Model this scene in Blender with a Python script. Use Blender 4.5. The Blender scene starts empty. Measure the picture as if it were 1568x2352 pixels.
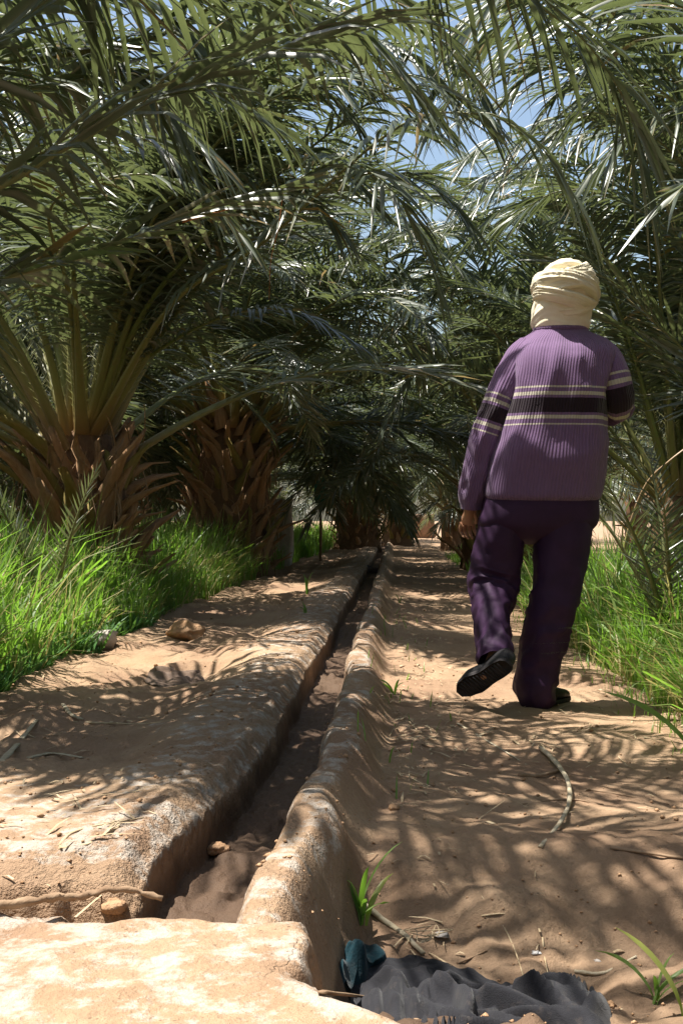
import bpy, math, random
import numpy as np
from mathutils import Vector, Matrix

# ------------------------------------------------------------------ camera, sky, sun, exposure
scene = bpy.context.scene
F, U0, HZ, CZ = 2700.0, 784.0, 1195.0, 0.745      # focal length and horizon of the photo (1568 x 2352 units)
cam_d = bpy.data.cameras.new("camera"); cam = bpy.data.objects.new("camera", cam_d)
scene.collection.objects.link(cam); scene.camera = cam
cam.location = (0, 0, CZ); cam.rotation_euler = (math.radians(90), 0, 0)
cam_d.sensor_fit = 'VERTICAL'; cam_d.sensor_height = 24.0
cam_d.lens = 24.0 * F / 2352.0; cam_d.shift_y = 19.0 / 2352.0
cam_d.clip_start = 0.05; cam_d.clip_end = 3000

SUN_EL = math.radians(70); SH = Vector((-0.985, 0.11)).normalized()
SUN = Vector((SH.x * math.cos(SUN_EL), SH.y * math.cos(SUN_EL), math.sin(SUN_EL)))
world = bpy.data.worlds.new("World"); scene.world = world; world.use_nodes = True
wn = world.node_tree; wn.nodes.clear()
sky = wn.nodes.new("ShaderNodeTexSky"); sky.sky_type = 'NISHITA'; sky.sun_disc = False
sky.sun_elevation = SUN_EL; sky.sun_rotation = math.atan2(SUN.x, SUN.y)
sky.dust_density = 2.5; sky.air_density = 1.3
bg = wn.nodes.new("ShaderNodeBackground"); bg.inputs[1].default_value = 0.085
wo = wn.nodes.new("ShaderNodeOutputWorld")
wn.links.new(sky.outputs[0], bg.inputs[0]); wn.links.new(bg.outputs[0], wo.inputs[0])
sl = bpy.data.lights.new("sun", 'SUN'); so = bpy.data.objects.new("sun", sl); scene.collection.objects.link(so)
sl.energy = 5.0; sl.angle = math.radians(0.53); sl.color = (1.0, 0.95, 0.87)
so.rotation_euler = SUN.to_track_quat('Z', 'Y').to_euler(); so.location = (-6, -2, 15)
scene.view_settings.view_transform = 'Standard'; scene.view_settings.look = 'None'
scene.view_settings.gamma = 1.0; scene.view_settings.use_curve_mapping = False
scene.view_settings.exposure = 1.1
cy = scene.cycles
cy.max_bounces = 6; cy.diffuse_bounces = 3; cy.glossy_bounces = 2; cy.transmission_bounces = 3; cy.transparent_max_bounces = 4
cy.caustics_reflective = False; cy.caustics_refractive = False

COL = scene.collection
rng = np.random.default_rng(7)

def P(u, v, d):
    return np.array([(u - U0) / F * d, d, CZ + (HZ - v) / F * d])

# ------------------------------------------------------------------ noise
def _h(ix, iy, iz):
    n = (ix.astype(np.int64) * 374761393 + iy.astype(np.int64) * 668265263 + iz.astype(np.int64) * 2147483647 // 7) & 0xffffffff
    n = ((n ^ (n >> 13)) * 1274126177) & 0xffffffff
    n = ((n ^ (n >> 16)) * 2246822519) & 0xffffffff
    return ((n ^ (n >> 15)) & 0xffff) / 32767.5 - 1.0
def noise(x, y, z=0.0):
    x, y, z = np.broadcast_arrays(np.asarray(x, float), np.asarray(y, float), np.asarray(z, float))
    x0, y0, z0 = np.floor(x), np.floor(y), np.floor(z)
    fx, fy, fz = x - x0, y - y0, z - z0
    fx = fx**3 * (fx * (fx * 6 - 15) + 10); fy = fy**3 * (fy * (fy * 6 - 15) + 10); fz = fz**3 * (fz * (fz * 6 - 15) + 10)
    r = 0
    for a, wa in ((0, 1 - fx), (1, fx)):
        for b, wb in ((0, 1 - fy), (1, fy)):
            for c, wc in ((0, 1 - fz), (1, fz)):
                r = r + _h(x0 + a, y0 + b, z0 + c) * wa * wb * wc
    return r
def fbm(x, y, z=0.0, o=4):
    r, a = 0, 0.5
    for k in range(o):
        r = r + a * noise(x * 2**k + 17.3 * k, y * 2**k + 5.1 * k, np.asarray(z) * 2**k); a *= 0.5
    return r
def ss(a, b, x):
    t = np.clip((x - a) / (b - a), 0, 1); return t * t * (3 - 2 * t)

# ------------------------------------------------------------------ mesh helpers
def mesh(name, V, faces, mat=None, attrs=None, smooth=False):
    """faces: list of int arrays (k,3) or (k,4)"""
    me = bpy.data.meshes.new(name)
    V = np.asarray(V, np.float32)
    loops = np.concatenate([np.asarray(f, np.int32).ravel() for f in faces])
    sizes = np.concatenate([np.full(len(f), np.asarray(f).shape[1], np.int32) for f in faces])
    starts = np.concatenate([[0], np.cumsum(sizes)[:-1]]).astype(np.int32)
    me.vertices.add(len(V)); me.vertices.foreach_set("co", V.ravel())
    me.loops.add(len(loops)); me.loops.foreach_set("vertex_index", loops)
    me.polygons.add(len(sizes)); me.polygons.foreach_set("loop_start", starts)
    if smooth: me.polygons.foreach_set("use_smooth", np.ones(len(sizes), bool))
    for k, a in (attrs or {}).items():
        at = me.attributes.new(k, 'FLOAT', 'POINT'); at.data.foreach_set("value", np.asarray(a, np.float32).ravel())
    me.update(calc_edges=True); me.validate()
    if mat: me.materials.append(mat)
    return me
def obj(name, me, parent=None, loc=None):
    o = bpy.data.objects.new(name, me); COL.objects.link(o)
    if parent: o.parent = parent
    if loc is not None: o.location = loc
    return o
def tag(o, label=None, cat=None, group=None, kind=None):
    for k, v in (("label", label), ("category", cat), ("group", group), ("kind", kind)):
        if v: o[k] = v
    return o
def empty(name, loc, label, cat, group=None):
    o = bpy.data.objects.new(name, None); COL.objects.link(o); o.location = loc; o.empty_display_size = 0.1
    return tag(o, label, cat, group)
def catmull(pts, n):
    p = np.asarray(pts, float)
    p = np.vstack([2 * p[0] - p[1], p, 2 * p[-1] - p[-2]])
    m = len(p) - 3; out = []
    for t in np.linspace(0, m, n):
        i = min(int(t), m - 1); f = t - i
        a, b, c, d = p[i:i + 4]
        out.append(0.5 * (2 * b + (c - a) * f + (2 * a - 5 * b + 4 * c - d) * f * f + (3 * b - a - 3 * c + d) * f**3))
    return np.array(out)
def unit(v):
    v = np.asarray(v, float); return v / (np.linalg.norm(v, axis=-1, keepdims=True) + 1e-9)
def grid_faces(nr, nc, wrap=False):
    i = np.arange(nr - 1)[:, None]; j = np.arange(nc if wrap else nc - 1)[None, :]
    j2 = (j + 1) % nc
    return np.stack([i * nc + j, i * nc + j2, (i + 1) * nc + j2, (i + 1) * nc + j], -1).reshape(-1, 4)
def tube(pts, rx, ry=None, n=7, up=(0, 0, 1), cap=True, jag=0.0, seed=0):
    """tapered tube along pts; returns V, faces"""
    pts = np.asarray(pts, float); m = len(pts)
    rx = np.broadcast_to(np.asarray(rx, float), (m,)); ry = rx if ry is None else np.broadcast_to(np.asarray(ry, float), (m,))
    T = unit(np.gradient(pts, axis=0)); B = unit(np.cross(T, np.asarray(up, float) + 1e-4)); N = np.cross(B, T)
    a = np.linspace(0, 2 * math.pi, n, endpoint=False)
    ring = rx[:, None, None] * np.cos(a)[None, :, None] * B[:, None] + ry[:, None, None] * np.sin(a)[None, :, None] * N[:, None]
    if jag: ring = ring * (1 + jag * noise(np.arange(m)[:, None] * .9 + seed, np.arange(n)[None, :] * .8)[..., None])
    V = (pts[:, None] + ring).reshape(-1, 3)
    fs = [grid_faces(m, n, True)]
    if cap:
        V = np.vstack([V, pts[:1], pts[-1:]]); c0, c1 = m * n, m * n + 1
        j = np.arange(n); j2 = (j + 1) % n
        fs.append(np.stack([np.full(n, c0), j2, j], -1)); fs.append(np.stack([np.full(n, c1), (m - 1) * n + j, (m - 1) * n + j2], -1))
    return V, fs
def join(parts):
    V, fs, o = [], [], 0
    for v, f in parts:
        V.append(v); fs += [np.asarray(x) + o for x in f]; o += len(v)
    return np.vstack(V), fs

# ------------------------------------------------------------------ material helpers
class NT:
    def __init__(s, name):
        s.m = bpy.data.materials.new(name); s.m.use_nodes = True; s.t = s.m.node_tree; s.t.nodes.clear()
        s.out = s.n("ShaderNodeOutputMaterial")
    def n(s, typ, **kw):
        nd = s.t.nodes.new(typ)
        for k, v in kw.items(): setattr(nd, k, v)
        return nd
    def l(s, a, b): s.t.links.new(a, b)
    def put(s, inp, v):
        if hasattr(v, "is_linked") or isinstance(v, bpy.types.NodeSocket): s.l(v, inp)
        elif isinstance(v, (tuple, list)) and len(v) == 3 and inp.type == 'RGBA': inp.default_value = (*v, 1)
        else: inp.default_value = v
    def attr(s, name): return s.n("ShaderNodeAttribute", attribute_name=name).outputs["Fac"]
    def pos(s): return s.n("ShaderNodeNewGeometry").outputs["Position"]
    def objc(s): return s.n("ShaderNodeTexCoord").outputs["Object"]
    def noise(s, vec, scale, detail=3, rough=.55, out="Fac"):
        nd = s.n("ShaderNodeTexNoise"); s.put(nd.inputs["Vector"], vec); nd.inputs["Scale"].default_value = scale
        nd.inputs["Detail"].default_value = detail; nd.inputs["Roughness"].default_value = rough; return nd.outputs[out]
    def math(s, op, a, b=0.0, c=None):
        nd = s.n("ShaderNodeMath", operation=op); s.put(nd.inputs[0], a); s.put(nd.inputs[1], b)
        if c is not None: s.put(nd.inputs[2], c)
        return nd.outputs[0]
    def rng(s, v, a, b, c=0.0, d=1.0):
        nd = s.n("ShaderNodeMapRange"); s.put(nd.inputs[0], v)
        for i, x in enumerate((a, b, c, d)): nd.inputs[1 + i].default_value = x
        return nd.outputs[0]
    def mix(s, f, a, b, mode='MIX'):
        nd = s.n("ShaderNodeMix", data_type='RGBA', blend_type=mode); s.put(nd.inputs[0], f); s.put(nd.inputs[6], a); s.put(nd.inputs[7], b)
        return nd.outputs[2]
    def ramp(s, v, stops, interp='LINEAR'):
        nd = s.n("ShaderNodeValToRGB"); s.put(nd.inputs[0], v); cr = nd.color_ramp; cr.interpolation = interp
        while len(cr.elements) > 1: cr.elements.remove(cr.elements[-1])
        for i, (p, c) in enumerate(stops):
            e = cr.elements[0] if i == 0 else cr.elements.new(p)
            e.position = p; e.color = (*c, 1)
        return nd.outputs[0]
    def bump(s, h, strength, dist, nrm=None):
        nd = s.n("ShaderNodeBump"); s.put(nd.inputs["Height"], h); nd.inputs["Strength"].default_value = strength; nd.inputs["Distance"].default_value = dist
        if nrm is not None: s.l(nrm, nd.inputs["Normal"])
        return nd.outputs[0]
    def bsdf(s, col, rough=.8, spec=.3, nrm=None, sheen=0.0):
        nd = s.n("ShaderNodeBsdfPrincipled"); s.put(nd.inputs["Base Color"], col); s.put(nd.inputs["Roughness"], rough)
        nd.inputs["Specular IOR Level"].default_value = spec
        if sheen: nd.inputs["Sheen Weight"].default_value = sheen
        if nrm is not None: s.l(nrm, nd.inputs["Normal"])
        return nd.outputs[0]
    def done(s, sh): s.l(sh, s.out.inputs[0]); return s.m
    def rnd(s):
        """one value per leaf: island of a joined mesh plus object"""
        a = s.n("ShaderNodeNewGeometry").outputs["Random Per Island"]; b = s.n("ShaderNodeObjectInfo").outputs["Random"]
        return s.math('FRACT', s.math('ADD', a, s.math('MULTIPLY', b, 7.31)))
    def translucent(s, sh, col, f):
        t = s.n("ShaderNodeBsdfTranslucent"); s.put(t.inputs[0], col)
        m = s.n("ShaderNodeMixShader"); m.inputs[0].default_value = f; s.l(sh, m.inputs[1]); s.l(t.outputs[0], m.inputs[2]); return m.outputs[0]

def soil_material():
    m = NT("sandy mud"); p = m.pos()
    big = m.noise(p, 1.6, 4); mid = m.noise(p, 9, 5, .6); fine = m.noise(p, 70, 4, .65); grit = m.noise(p, 260, 3, .7)
    col = m.mix(m.rng(mid, .35, .68), (.37, .245, .148), (.45, .32, .205))
    col = m.mix(m.rng(big, .4, .62), col, (.30, .19, .12))
    col = m.mix(m.rng(fine, .3, .72), m.mix(.5, col, (.24, .155, .10)), col)
    salt = m.attr("salt")
    sm = m.math('ADD', m.math('MULTIPLY', m.noise(p, 15, 7, .72), 1.25), m.math('MULTIPLY', salt, .45))
    col = m.mix(m.math('MULTIPLY', m.rng(sm, .96, 1.10), .88), col, m.mix(m.rng(fine, .35, .65), (.41, .35, .29), (.48, .43, .37)))
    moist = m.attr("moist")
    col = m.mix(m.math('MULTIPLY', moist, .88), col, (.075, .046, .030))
    # scattered dark specks of dust and plant bits
    v = m.n("ShaderNodeTexVoronoi"); m.put(v.inputs["Vector"], p); v.inputs["Scale"].default_value = 62
    sp = m.math('MULTIPLY', m.rng(v.outputs["Distance"], .12, .2, 1, 0), m.rng(m.noise(p, 6, 2), .5, .65))
    col = m.mix(m.math('MULTIPLY', sp, .7), col, (.11, .07, .045))
    wv = m.n("ShaderNodeVectorMath", operation='ADD'); m.l(p, wv.inputs[0]); sc_ = m.n("ShaderNodeVectorMath", operation='SCALE'); m.l(m.noise(p, 11, 4, .6, "Color"), sc_.inputs[0]); sc_.inputs["Scale"].default_value = .16; m.l(sc_.outputs[0], wv.inputs[1])
    ve = m.n("ShaderNodeTexVoronoi", feature='DISTANCE_TO_EDGE'); m.l(wv.outputs[0], ve.inputs["Vector"]); ve.inputs["Scale"].default_value = 5.5
    crack = m.math('MULTIPLY', m.rng(ve.outputs["Distance"], .0, .022, 1, 0), m.rng(m.noise(p, 3.1, 2), .52, .62)); crack = m.math('MULTIPLY', crack, m.rng(salt, .25, .6))
    col = m.mix(m.math('MULTIPLY', crack, .2), col, (.10, .065, .045))
    rough = m.attr("crust")
    h = m.math('ADD', m.math('MULTIPLY', fine, .5), m.math('MULTIPLY', grit, .22))
    h = m.math('ADD', h, m.math('MULTIPLY', m.noise(p, 28, 4, .6), .7))
    h2 = m.math('MULTIPLY', m.noise(p, 90, 3, .7), m.math('MULTIPLY', rough, 1.6))
    n = m.bump(m.math('SUBTRACT', m.math('ADD', h, h2), m.math('MULTIPLY', crack, .2)), .9, .012)
    return m.done(m.bsdf(col, m.rng(moist, 0, 1, .95, .6), .2, n))
SOIL = soil_material()

def leaf_material(name, c1, c2, tipc, tr, rough, trf=.28, wax=0.0):
    m = NT(name); r = m.rnd()
    col = m.mix(r, c1, c2)
    col = m.mix(m.math('MULTIPLY', m.rng(m.attr("q"), .72, 1.0), m.rng(r, .35, .9)), col, tipc)
    col = m.mix(m.rng(r, .955, .965), col, tipc)
    q = m.noise(m.objc(), 9, 3)
    col = m.mix(m.rng(q, .35, .7), col, m.mix(.35, col, c2))
    sh = m.bsdf(col, rough, .5 + wax)
    return m.done(m.translucent(sh, tr, trf))
LEAF = leaf_material("palm leaflet", (.046, .063, .038), (.112, .134, .088), (.26, .17, .05), (.21, .26, .09), .35, .24, .2)
DEADLEAF = leaf_material("dry palm leaflet", (.20, .13, .065), (.34, .25, .14), (.3, .22, .12), (.3, .18, .07), .7, .2)
GRASS = leaf_material("barley blade", (.08, .165, .035), (.24, .34, .11), (.30, .30, .08), (.28, .55, .05), .45, .45)
DRYGRASS = leaf_material('dry barley blade', (.30, .28, .10), (.42, .36, .18), (.4, .33, .18), (.5, .45, .15), .55, .4)
WEED = leaf_material("weed leaf", (.05, .15, .04), (.09, .22, .06), (.12, .22, .06), (.2, .42, .07), .5, .35)

def rachis_material(name, dead=False):
    m = NT(name); q = m.attr("q"); nz = m.noise(m.objc(), 22, 4)
    if dead: col = m.mix(nz, (.24, .15, .075), (.38, .27, .16))
    else:
        col = m.ramp(q, [(0, (.22, .11, .05)), (.035, (.21, .15, .055)), (.10, (.185, .20, .06)), (.3, (.12, .15, .045)), (1, (.11, .145, .06))])
        col = m.mix(m.rng(nz, .55, .8), col, (.2, .14, .06))
        col = m.mix(m.math('MULTIPLY', m.n("ShaderNodeObjectInfo").outputs["Random"], .45), col, (.24, .19, .08))
    return m.done(m.bsdf(col, .42, .45, m.bump(nz, .3, .01)))
RACHIS, DEADRACHIS = rachis_material("frond stalk"), rachis_material("dry frond stalk", True)
def bark_material(name, a, b, c):
    m = NT(name); p = m.objc()
    st = m.n("ShaderNodeMapping"); m.l(p, st.inputs[0]); st.inputs["Scale"].default_value = (60, 60, 9)
    f = m.noise(st.outputs[0], 1, 4, .6); g = m.noise(p, 7, 3)
    r = m.n("ShaderNodeObjectInfo").outputs["Random"]
    col = m.mix(m.rng(f, .3, .7), a, b); col = m.mix(m.math('MULTIPLY', m.rng(g, .45, .7), .7), col, c)
    col = m.mix(m.math('MULTIPLY', r, .55), col, m.mix(.5, a, c))
    return m.done(m.bsdf(col, .85, .2, m.bump(f, .7, .012)))
BOOT = bark_material("cut leaf base", (.25, .13, .06), (.43, .26, .14), (.32, .24, .15))
BARK = bark_material("palm fibre", (.10, .055, .03), (.22, .125, .065), (.16, .10, .06))
FIBRE = bark_material('hanging palm fibre', (.22, .13, .07), (.42, .30, .18), (.30, .2, .11))
def plain(name, a, b, scale=18, rough=.85, spec=.25, bump=.4, bscale=120, bd=.004, sheen=0):
    m = NT(name); p = m.objc(); f = m.noise(p, scale, 4)
    return m.done(m.bsdf(m.mix(m.rng(f, .3, .7), a, b), rough, spec, m.bump(m.noise(p, bscale, 3), bump, bd), sheen))
STRAW = plain("dry straw", (.36, .26, .15), (.55, .44, .29), 30)
WOOD = plain("dead stem", (.20, .125, .075), (.36, .25, .16), 25)
PALEWOOD = plain("pale stem", (.38, .31, .2), (.52, .45, .33), 25)
STONE = plain("pale stone", (.34, .30, .26), (.52, .47, .42), 14, bd=.008)
CLOD = plain("dry clod", (.33, .19, .10), (.46, .29, .17), 14, bump=.8, bscale=60, bd=.012)
PAPER = plain("white scrap", (.7, .68, .66), (.8, .78, .76), 20)
ORANGE = plain("orange dry leaflet", (.40, .15, .05), (.52, .22, .08), 12)
TEALP = plain("green sheet", (.03, .16, .11), (.05, .22, .16), 12)
MUD2 = plain("red mud wall", (.20, .115, .07), (.28, .18, .115), 6)
DARKRAG = plain("dull purple rag", (.06, .045, .06), (.12, .09, .11), 12)

# ------------------------------------------------------------------ terrain
SL = 0.0448                                      # the channel runs slightly to the right
s_edges = [-600, -200, -80, -40, -25, -18, -14, -11, -9, -7.5, -6.3, -5.3, -4.6] + list(np.arange(-4.0, -2.05, .08)) + list(np.arange(-2.0, -.81, .02)) \
    + list(np.arange(-.8, -.46, .008)) + list(np.arange(-.46, -.42, .003)) + list(np.arange(-.42, -.26, .004)) + list(np.arange(-.26, -.235, .003)) \
    + list(np.arange(-.235, .3, .006)) + list(np.arange(.3, 1.4, .018)) + list(np.arange(1.4, 4.1, .09)) + [4.6, 5.3, 6.3, 7.5, 9, 11, 14, 18, 25, 40, 80, 200, 600]
S = np.array(s_edges)
rows = [-60, -20, -8, -3, -1, 0, .4, .7, .9]
y = 1.0
while y < 42:
    rows.append(y); y += max(.0065, .0058 * y) if y < 6.5 else .0125 * y
rows += [42, 46, 52, 60, 75, 100, 150, 250, 450, 900]
Y = np.array(rows)
def dam_edge(y): return np.interp(y, [.5, 1.2, 1.41, 1.52, 1.58, 1.66, 1.8], [.8, .19, .035, -.09, -.128, -.135, -.13])
def height(s, y):
    """returns z and the soil masks"""
    s, y = np.broadcast_arrays(s, y)
    far = 1 - ss(30, 50, y)
    w = .015 * noise(y * 1.7, 3.3) + .008 * noise(y * 6, 9.1) + .004 * noise(y * 16, 4.1)
    w2 = .015 * noise(y * 1.7, 7.7) + .010 * noise(y * 5, 2.1) + .005 * noise(y * 15, 8.1)
    bend = ss(2.1, 3.5, y); eL, eR = -.438 + .072 * bend + w, -.246 + .042 * bend + w2
    n3 = fbm(s * 2.6, y * 2.2, 1.0); n12 = fbm(s * 11, y * 9, 4.0, 3); n40 = fbm(s * 38, y * 34, 8.0, 3)
    bed = .075 + .05 * n3 + .03 * n12 + .022 * noise(s * 6, y * 3, 2) * ss(-.6, -.9, s)
    near = 1 - ss(2.35, 3.3, y + .25 * noise(s * 2, y))
    lipw = ss(-.92, -.58, s + .06 * noise(y * 2.5, 1))
    zl = bed + (.148 + .012 * noise(y * 2.6, 5.) - bed) * lipw
    zl = zl + (.146 + .012 * n3 + .006 * n12 - zl) * near
    r = s - eL
    zl = zl - .045 * ss(-.075, 0.0, r)**2 + .009 * n40 * ss(-.25, -.02, r) + .004 * n40
    zc = .008 + .016 * n12 + .018 * np.maximum(noise(s * 24, y * 16, 3) - .2, 0) + .01 * n3 + .010 * n40
    # path, basin, right bed
    zp = .004 + .025 * n3 + .014 * n12 + .005 * n40
    edge = 2.62 + .10 * noise(s * 2.2, 6.) - .10 * ss(.2, 1.2, s)
    zp = zp + .018 * np.exp(-((y - edge) / .16)**2)
    zp = zp + .035 * (1 - ss(-.05, .45, s)) * ss(2.3, 2.8, y) - .125 * (1 - ss(edge - .42, edge + .03, y)) + .095 * (1 - ss(1.72, 2.15, y)) + .03 * n12 * (1 - ss(edge - .3, edge + .1, y))
    zp = zp - .06 * ss(1.0, 1.25, s + .05 * noise(y * 3, 2)) * ss(2.8, 3.6, y)
    # right rim
    q = s - eR; wid = 1.0 - .10 * (1 - ss(1.85, 2.3, y)) + .12 * noise(y * 2.3, 11.)
    rimz = .146 + .016 * noise(y * 3.1, 13.) + .008 * noise(y * 9, 15.)
    prof = 1 - ss(.075 * wid, .195 * wid, q + .018 * noise(y * 5, s * 8))
    zr = zp + (rimz - zp) * prof - .05 * (1 - ss(-.005, .04, q))**2 + .006 * n40 * prof
    wl = ss(-.004, .010, r); wr = ss(-.010, .004, q)
    z = np.where(s < -.31, zl + (zc - zl) * wl, zc + (zr - zc) * wr)
    # grass bed on the left
    z = z - .05 * ss(-1.55, -1.75, s + .08 * noise(y * 2, 3.)) * ss(2.8, 3.6, y)
    # side channel on the left
    yy_ = y + .015 * noise(s * 9, 1.) + .010 * noise(s * 34, 2.)
    zl_drop = .035 * (1 - ss(2.03, 2.2, yy_)) * (y > 1.79) * (s < eL)
    z = z - zl_drop
    sc = ss(1.80, 1.83, y) * (1 - ss(2.015, 2.05, yy_)) * ss(eL + .05, eL - .0, s)
    z = z + (-.01 + .03 * n12 + .03 * n40 - z) * sc
    # dam
    back = 1.775 + .012 * noise(s * 9, 2.) + .05 * ss(-.55, -.75, s)
    dm = (1 - ss(back - .018, back + .014, y)) * (1 - ss(0, .055, s - dam_edge(y) - .012 * noise(s * 30, y * 30) - .02 * noise(y * 9, 4.)))
    zd = .150 + .014 * n3 + .007 * n12 + .0025 * n40 - .02 * (1 - ss(0, .06, dam_edge(y) - s)) * (1 - ss(1.54, 1.64, y)) - .012 * (1 - ss(0, .03, back - y)) + .022 * ss(-.5, -.62, s) * ss(1.68, 1.76, y)
    z = z + (zd - z) * dm
    salt = np.maximum.reduce([dm * .85, near * ss(-3, -.45, s) * (r < .0) * (y > 1.9) * .85, lipw * (r < .0) * .78, prof * (q > -.005) * .8])
    salt = salt * far * (1 - sc) * (1 - .8 * (1 - ss(2.03, 2.13, y)) * (y > 1.8) * (s < -.43))
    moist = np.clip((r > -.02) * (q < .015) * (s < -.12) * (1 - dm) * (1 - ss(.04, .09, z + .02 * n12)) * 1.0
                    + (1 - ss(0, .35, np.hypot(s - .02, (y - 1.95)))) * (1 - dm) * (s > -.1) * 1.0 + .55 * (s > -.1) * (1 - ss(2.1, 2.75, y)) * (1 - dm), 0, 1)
    crust = np.clip(ss(-.3, -.02, r) * (r < .0) + sc + ss(2.25, 2.0, y) * (s < -.43) * (y > 1.95) + prof * (q > -.005) * .6, 0, 1) * (1 - dm) + .25 * dm
    z = z * far + (1 - far) * (.02)
    return z, salt, moist, crust
SS, YY = np.meshgrid(S, Y)
ZZ, SA, MO, CR = height(SS, YY)
XX = SS + SL * np.clip(YY, -5, 60)
def gz(x, yv):
    return float(height(np.array([x - SL * yv]), np.array([yv]))[0][0])
nr, nc = SS.shape
QF = grid_faces(nr, nc)
cs = (S[:-1] + S[1:]) / 2; cyy = (Y[:-1] + Y[1:]) / 2
CS, CY = np.meshgrid(cs, cyy)
CB = ss(2.1, 3.5, CY); near_y = (CY > .35) & (CY < 40)
part_id = np.zeros(CS.shape, int)                                            # ground
part_id[near_y & (CS > -.03) & (CS < 1.08)] = 1                              # path
part_id[near_y & (CS > -.62) & (CS < -.4345 + .072 * CB)] = 2                            # channel bank
part_id[near_y & (CS > -.4345 + .072 * CB) & (CS < -.249 + .042 * CB)] = 3                           # channel bed
part_id[near_y & (CS > -.249 + .042 * CB) & (CS < -.03)] = 4                             # channel rim
part_id[(CY > .35) & (CY < 1.79) & (CS < dam_edge(CY) + .05) & (CS > -5)] = 5  # dam
VV = np.stack([XX, YY, ZZ], -1).reshape(-1, 3)
def terrain(name, k, parent=None):
    f = QF[part_id.ravel() == k]; used, inv = np.unique(f, return_inverse=True)
    me = mesh(name, VV[used], [inv.reshape(-1, 4)], SOIL, dict(salt=SA.ravel()[used], moist=MO.ravel()[used], crust=CR.ravel()[used]), True)
    return obj(name, me, parent)
tag(terrain("ground", 0), kind="structure"); tag(terrain("path", 1), kind="structure")
ch = empty("irrigation_channel", (0, 0, 0), "narrow mud walled irrigation channel running straight back through the palm grove", "channel")
terrain("bank", 2, ch); terrain("channel_bed", 3, ch); terrain("rim", 4, ch)
tag(terrain("mud_dam", 5), "sunlit plastered mud dam blotched with white salt across the near end of the channel", "dam")

# ------------------------------------------------------------------ palm fronds
LF4 = np.array([[0, 1, 4, 3], [1, 2, 5, 4], [3, 4, 7, 6], [4, 5, 8, 7]]); LF3 = np.array([[6, 7, 9], [7, 8, 9]])
def leaflet(pos, d, W, L, w, droop, fold):
    q = np.array([0, .28, .66, 1.0]); ww = np.array([.35, 1.0, .72, 0]) * w
    c = pos + d * (L * q)[:, None] + np.array([0, 0, -1.0]) * (droop * L * q**2)[:, None]
    W = unit(W - np.dot(W, d) * d); N = np.cross(W, d)
    V = []
    for k in range(3):
        V += [c[k] - W * ww[k] * .5 + N * ww[k] * fold, c[k], c[k] + W * ww[k] * .5 + N * ww[k] * fold]
    V.append(c[3])
    return np.array(V)
LQ = np.array([0] * 3 + [.28] * 3 + [.66] * 3 + [1.0])
def frond_geo(pts, rs, up=None, n_side=62, Lm=.42, droop=.2, wid=.03, vee=(0, 35), w0=.06, s0=.2, spines=True, roll=0.0, curl=0.0):
    """pts: dense rachis points. returns rachis (V, faces, q) and a list of leaflet vertex arrays"""
    pts = np.asarray(pts); m = len(pts)
    seg = np.linalg.norm(np.diff(pts, axis=0), axis=1); al = np.concatenate([[0], np.cumsum(seg)]); tot = al[-1]; sn = al / tot
    T = unit(np.gradient(pts, axis=0))
    upv = np.array([0, 0, 1.0]) if up is None else np.asarray(up, float)
    B = unit(np.cross(T, upv)); N = np.cross(B, T)
    rl = roll * sn[:, None]; B, N = B * np.cos(rl) + N * np.sin(rl), N * np.cos(rl) - B * np.sin(rl)
    wx = np.interp(sn, [0, .035, .10, .25, .6, 1], [w0, w0 * .78, .034, .020, .010, .0025]); wy = wx * np.interp(sn, [0, .1, .3, 1], [.42, .62, .8, .9])
    a = np.linspace(0, 2 * math.pi, 7, endpoint=False)
    V = (pts[:, None] + wx[:, None, None] * np.cos(a)[None, :, None] * B[:, None] + wy[:, None, None] * np.sin(a)[None, :, None] * N[:, None]).reshape(-1, 3)
    fs = [grid_faces(m, 7, True)]; qv = np.repeat(sn, 7)
    at = lambda A, s: np.array([np.interp(s, sn, A[:, k]) for k in range(3)])
    if spines:
        sv, sf, o = [], [], len(V)
        for k in range(11):
            for sd in (-1, 1):
                s = .055 + .15 * (k + rs.random()) / 11; p = at(pts, s); t = unit(at(T, s)); b = unit(at(B, s)); n = unit(at(N, s))
                d = unit(t * .75 + sd * b * (.75 + .3 * rs.random()) + n * rs.uniform(-.1, .6)); L = .07 + .10 * (k / 11) * rs.uniform(.6, 1.2)
                p = p + sd * b * .015
                sv += [p - t * .004, p + t * .004, p + n * .005, p + d * L]; i = o + len(sv) - 4
                sf += [[i, i + 1, i + 3], [i + 1, i + 2, i + 3], [i + 2, i, i + 3]]
        V = np.vstack([V, sv]); fs.append(np.array(sf)); qv = np.concatenate([qv, np.full(len(sv), .2)])
    leaves = []
    for k in range(n_side):
        for sd in (-1, 1):
            s = s0 + (1 - s0) * min(1, (k + rs.random() * .35) / n_side)
            p = at(pts, s); t = unit(at(T, s)); b = unit(at(B, s)); n = unit(at(N, s)); f = (s - s0) / (1 - s0)
            al_ = math.radians(np.interp(f, [0, .25, .8, 1], [62, 58, 42, 14]) + rs.normal(0, 4))
            be = math.radians(rs.uniform(*vee))
            d = unit(math.cos(al_) * t + math.sin(al_) * (sd * math.cos(be) * b + math.sin(be) * n))
            L = Lm * np.interp(f, [0, .12, .45, .8, 1], [.75, 1.0, 1.0, .78, .5]) * rs.uniform(.85, 1.12)
            ww = wid * np.interp(f, [0, .1, .5, 1], [.55, .85, 1, .6]) * rs.uniform(.85, 1.15)
            W = unit(t + n * rs.normal(0, .34) + np.array([0, 0, rs.normal(0, .15)]))
            if curl: d = unit(d + rs.normal(0, curl, 3))
            leaves.append(leaflet(p, d, W, L, ww, droop * rs.uniform(.4, 1.5), rs.uniform(.12, .34)))
    return (V, fs, qv), leaves
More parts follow.
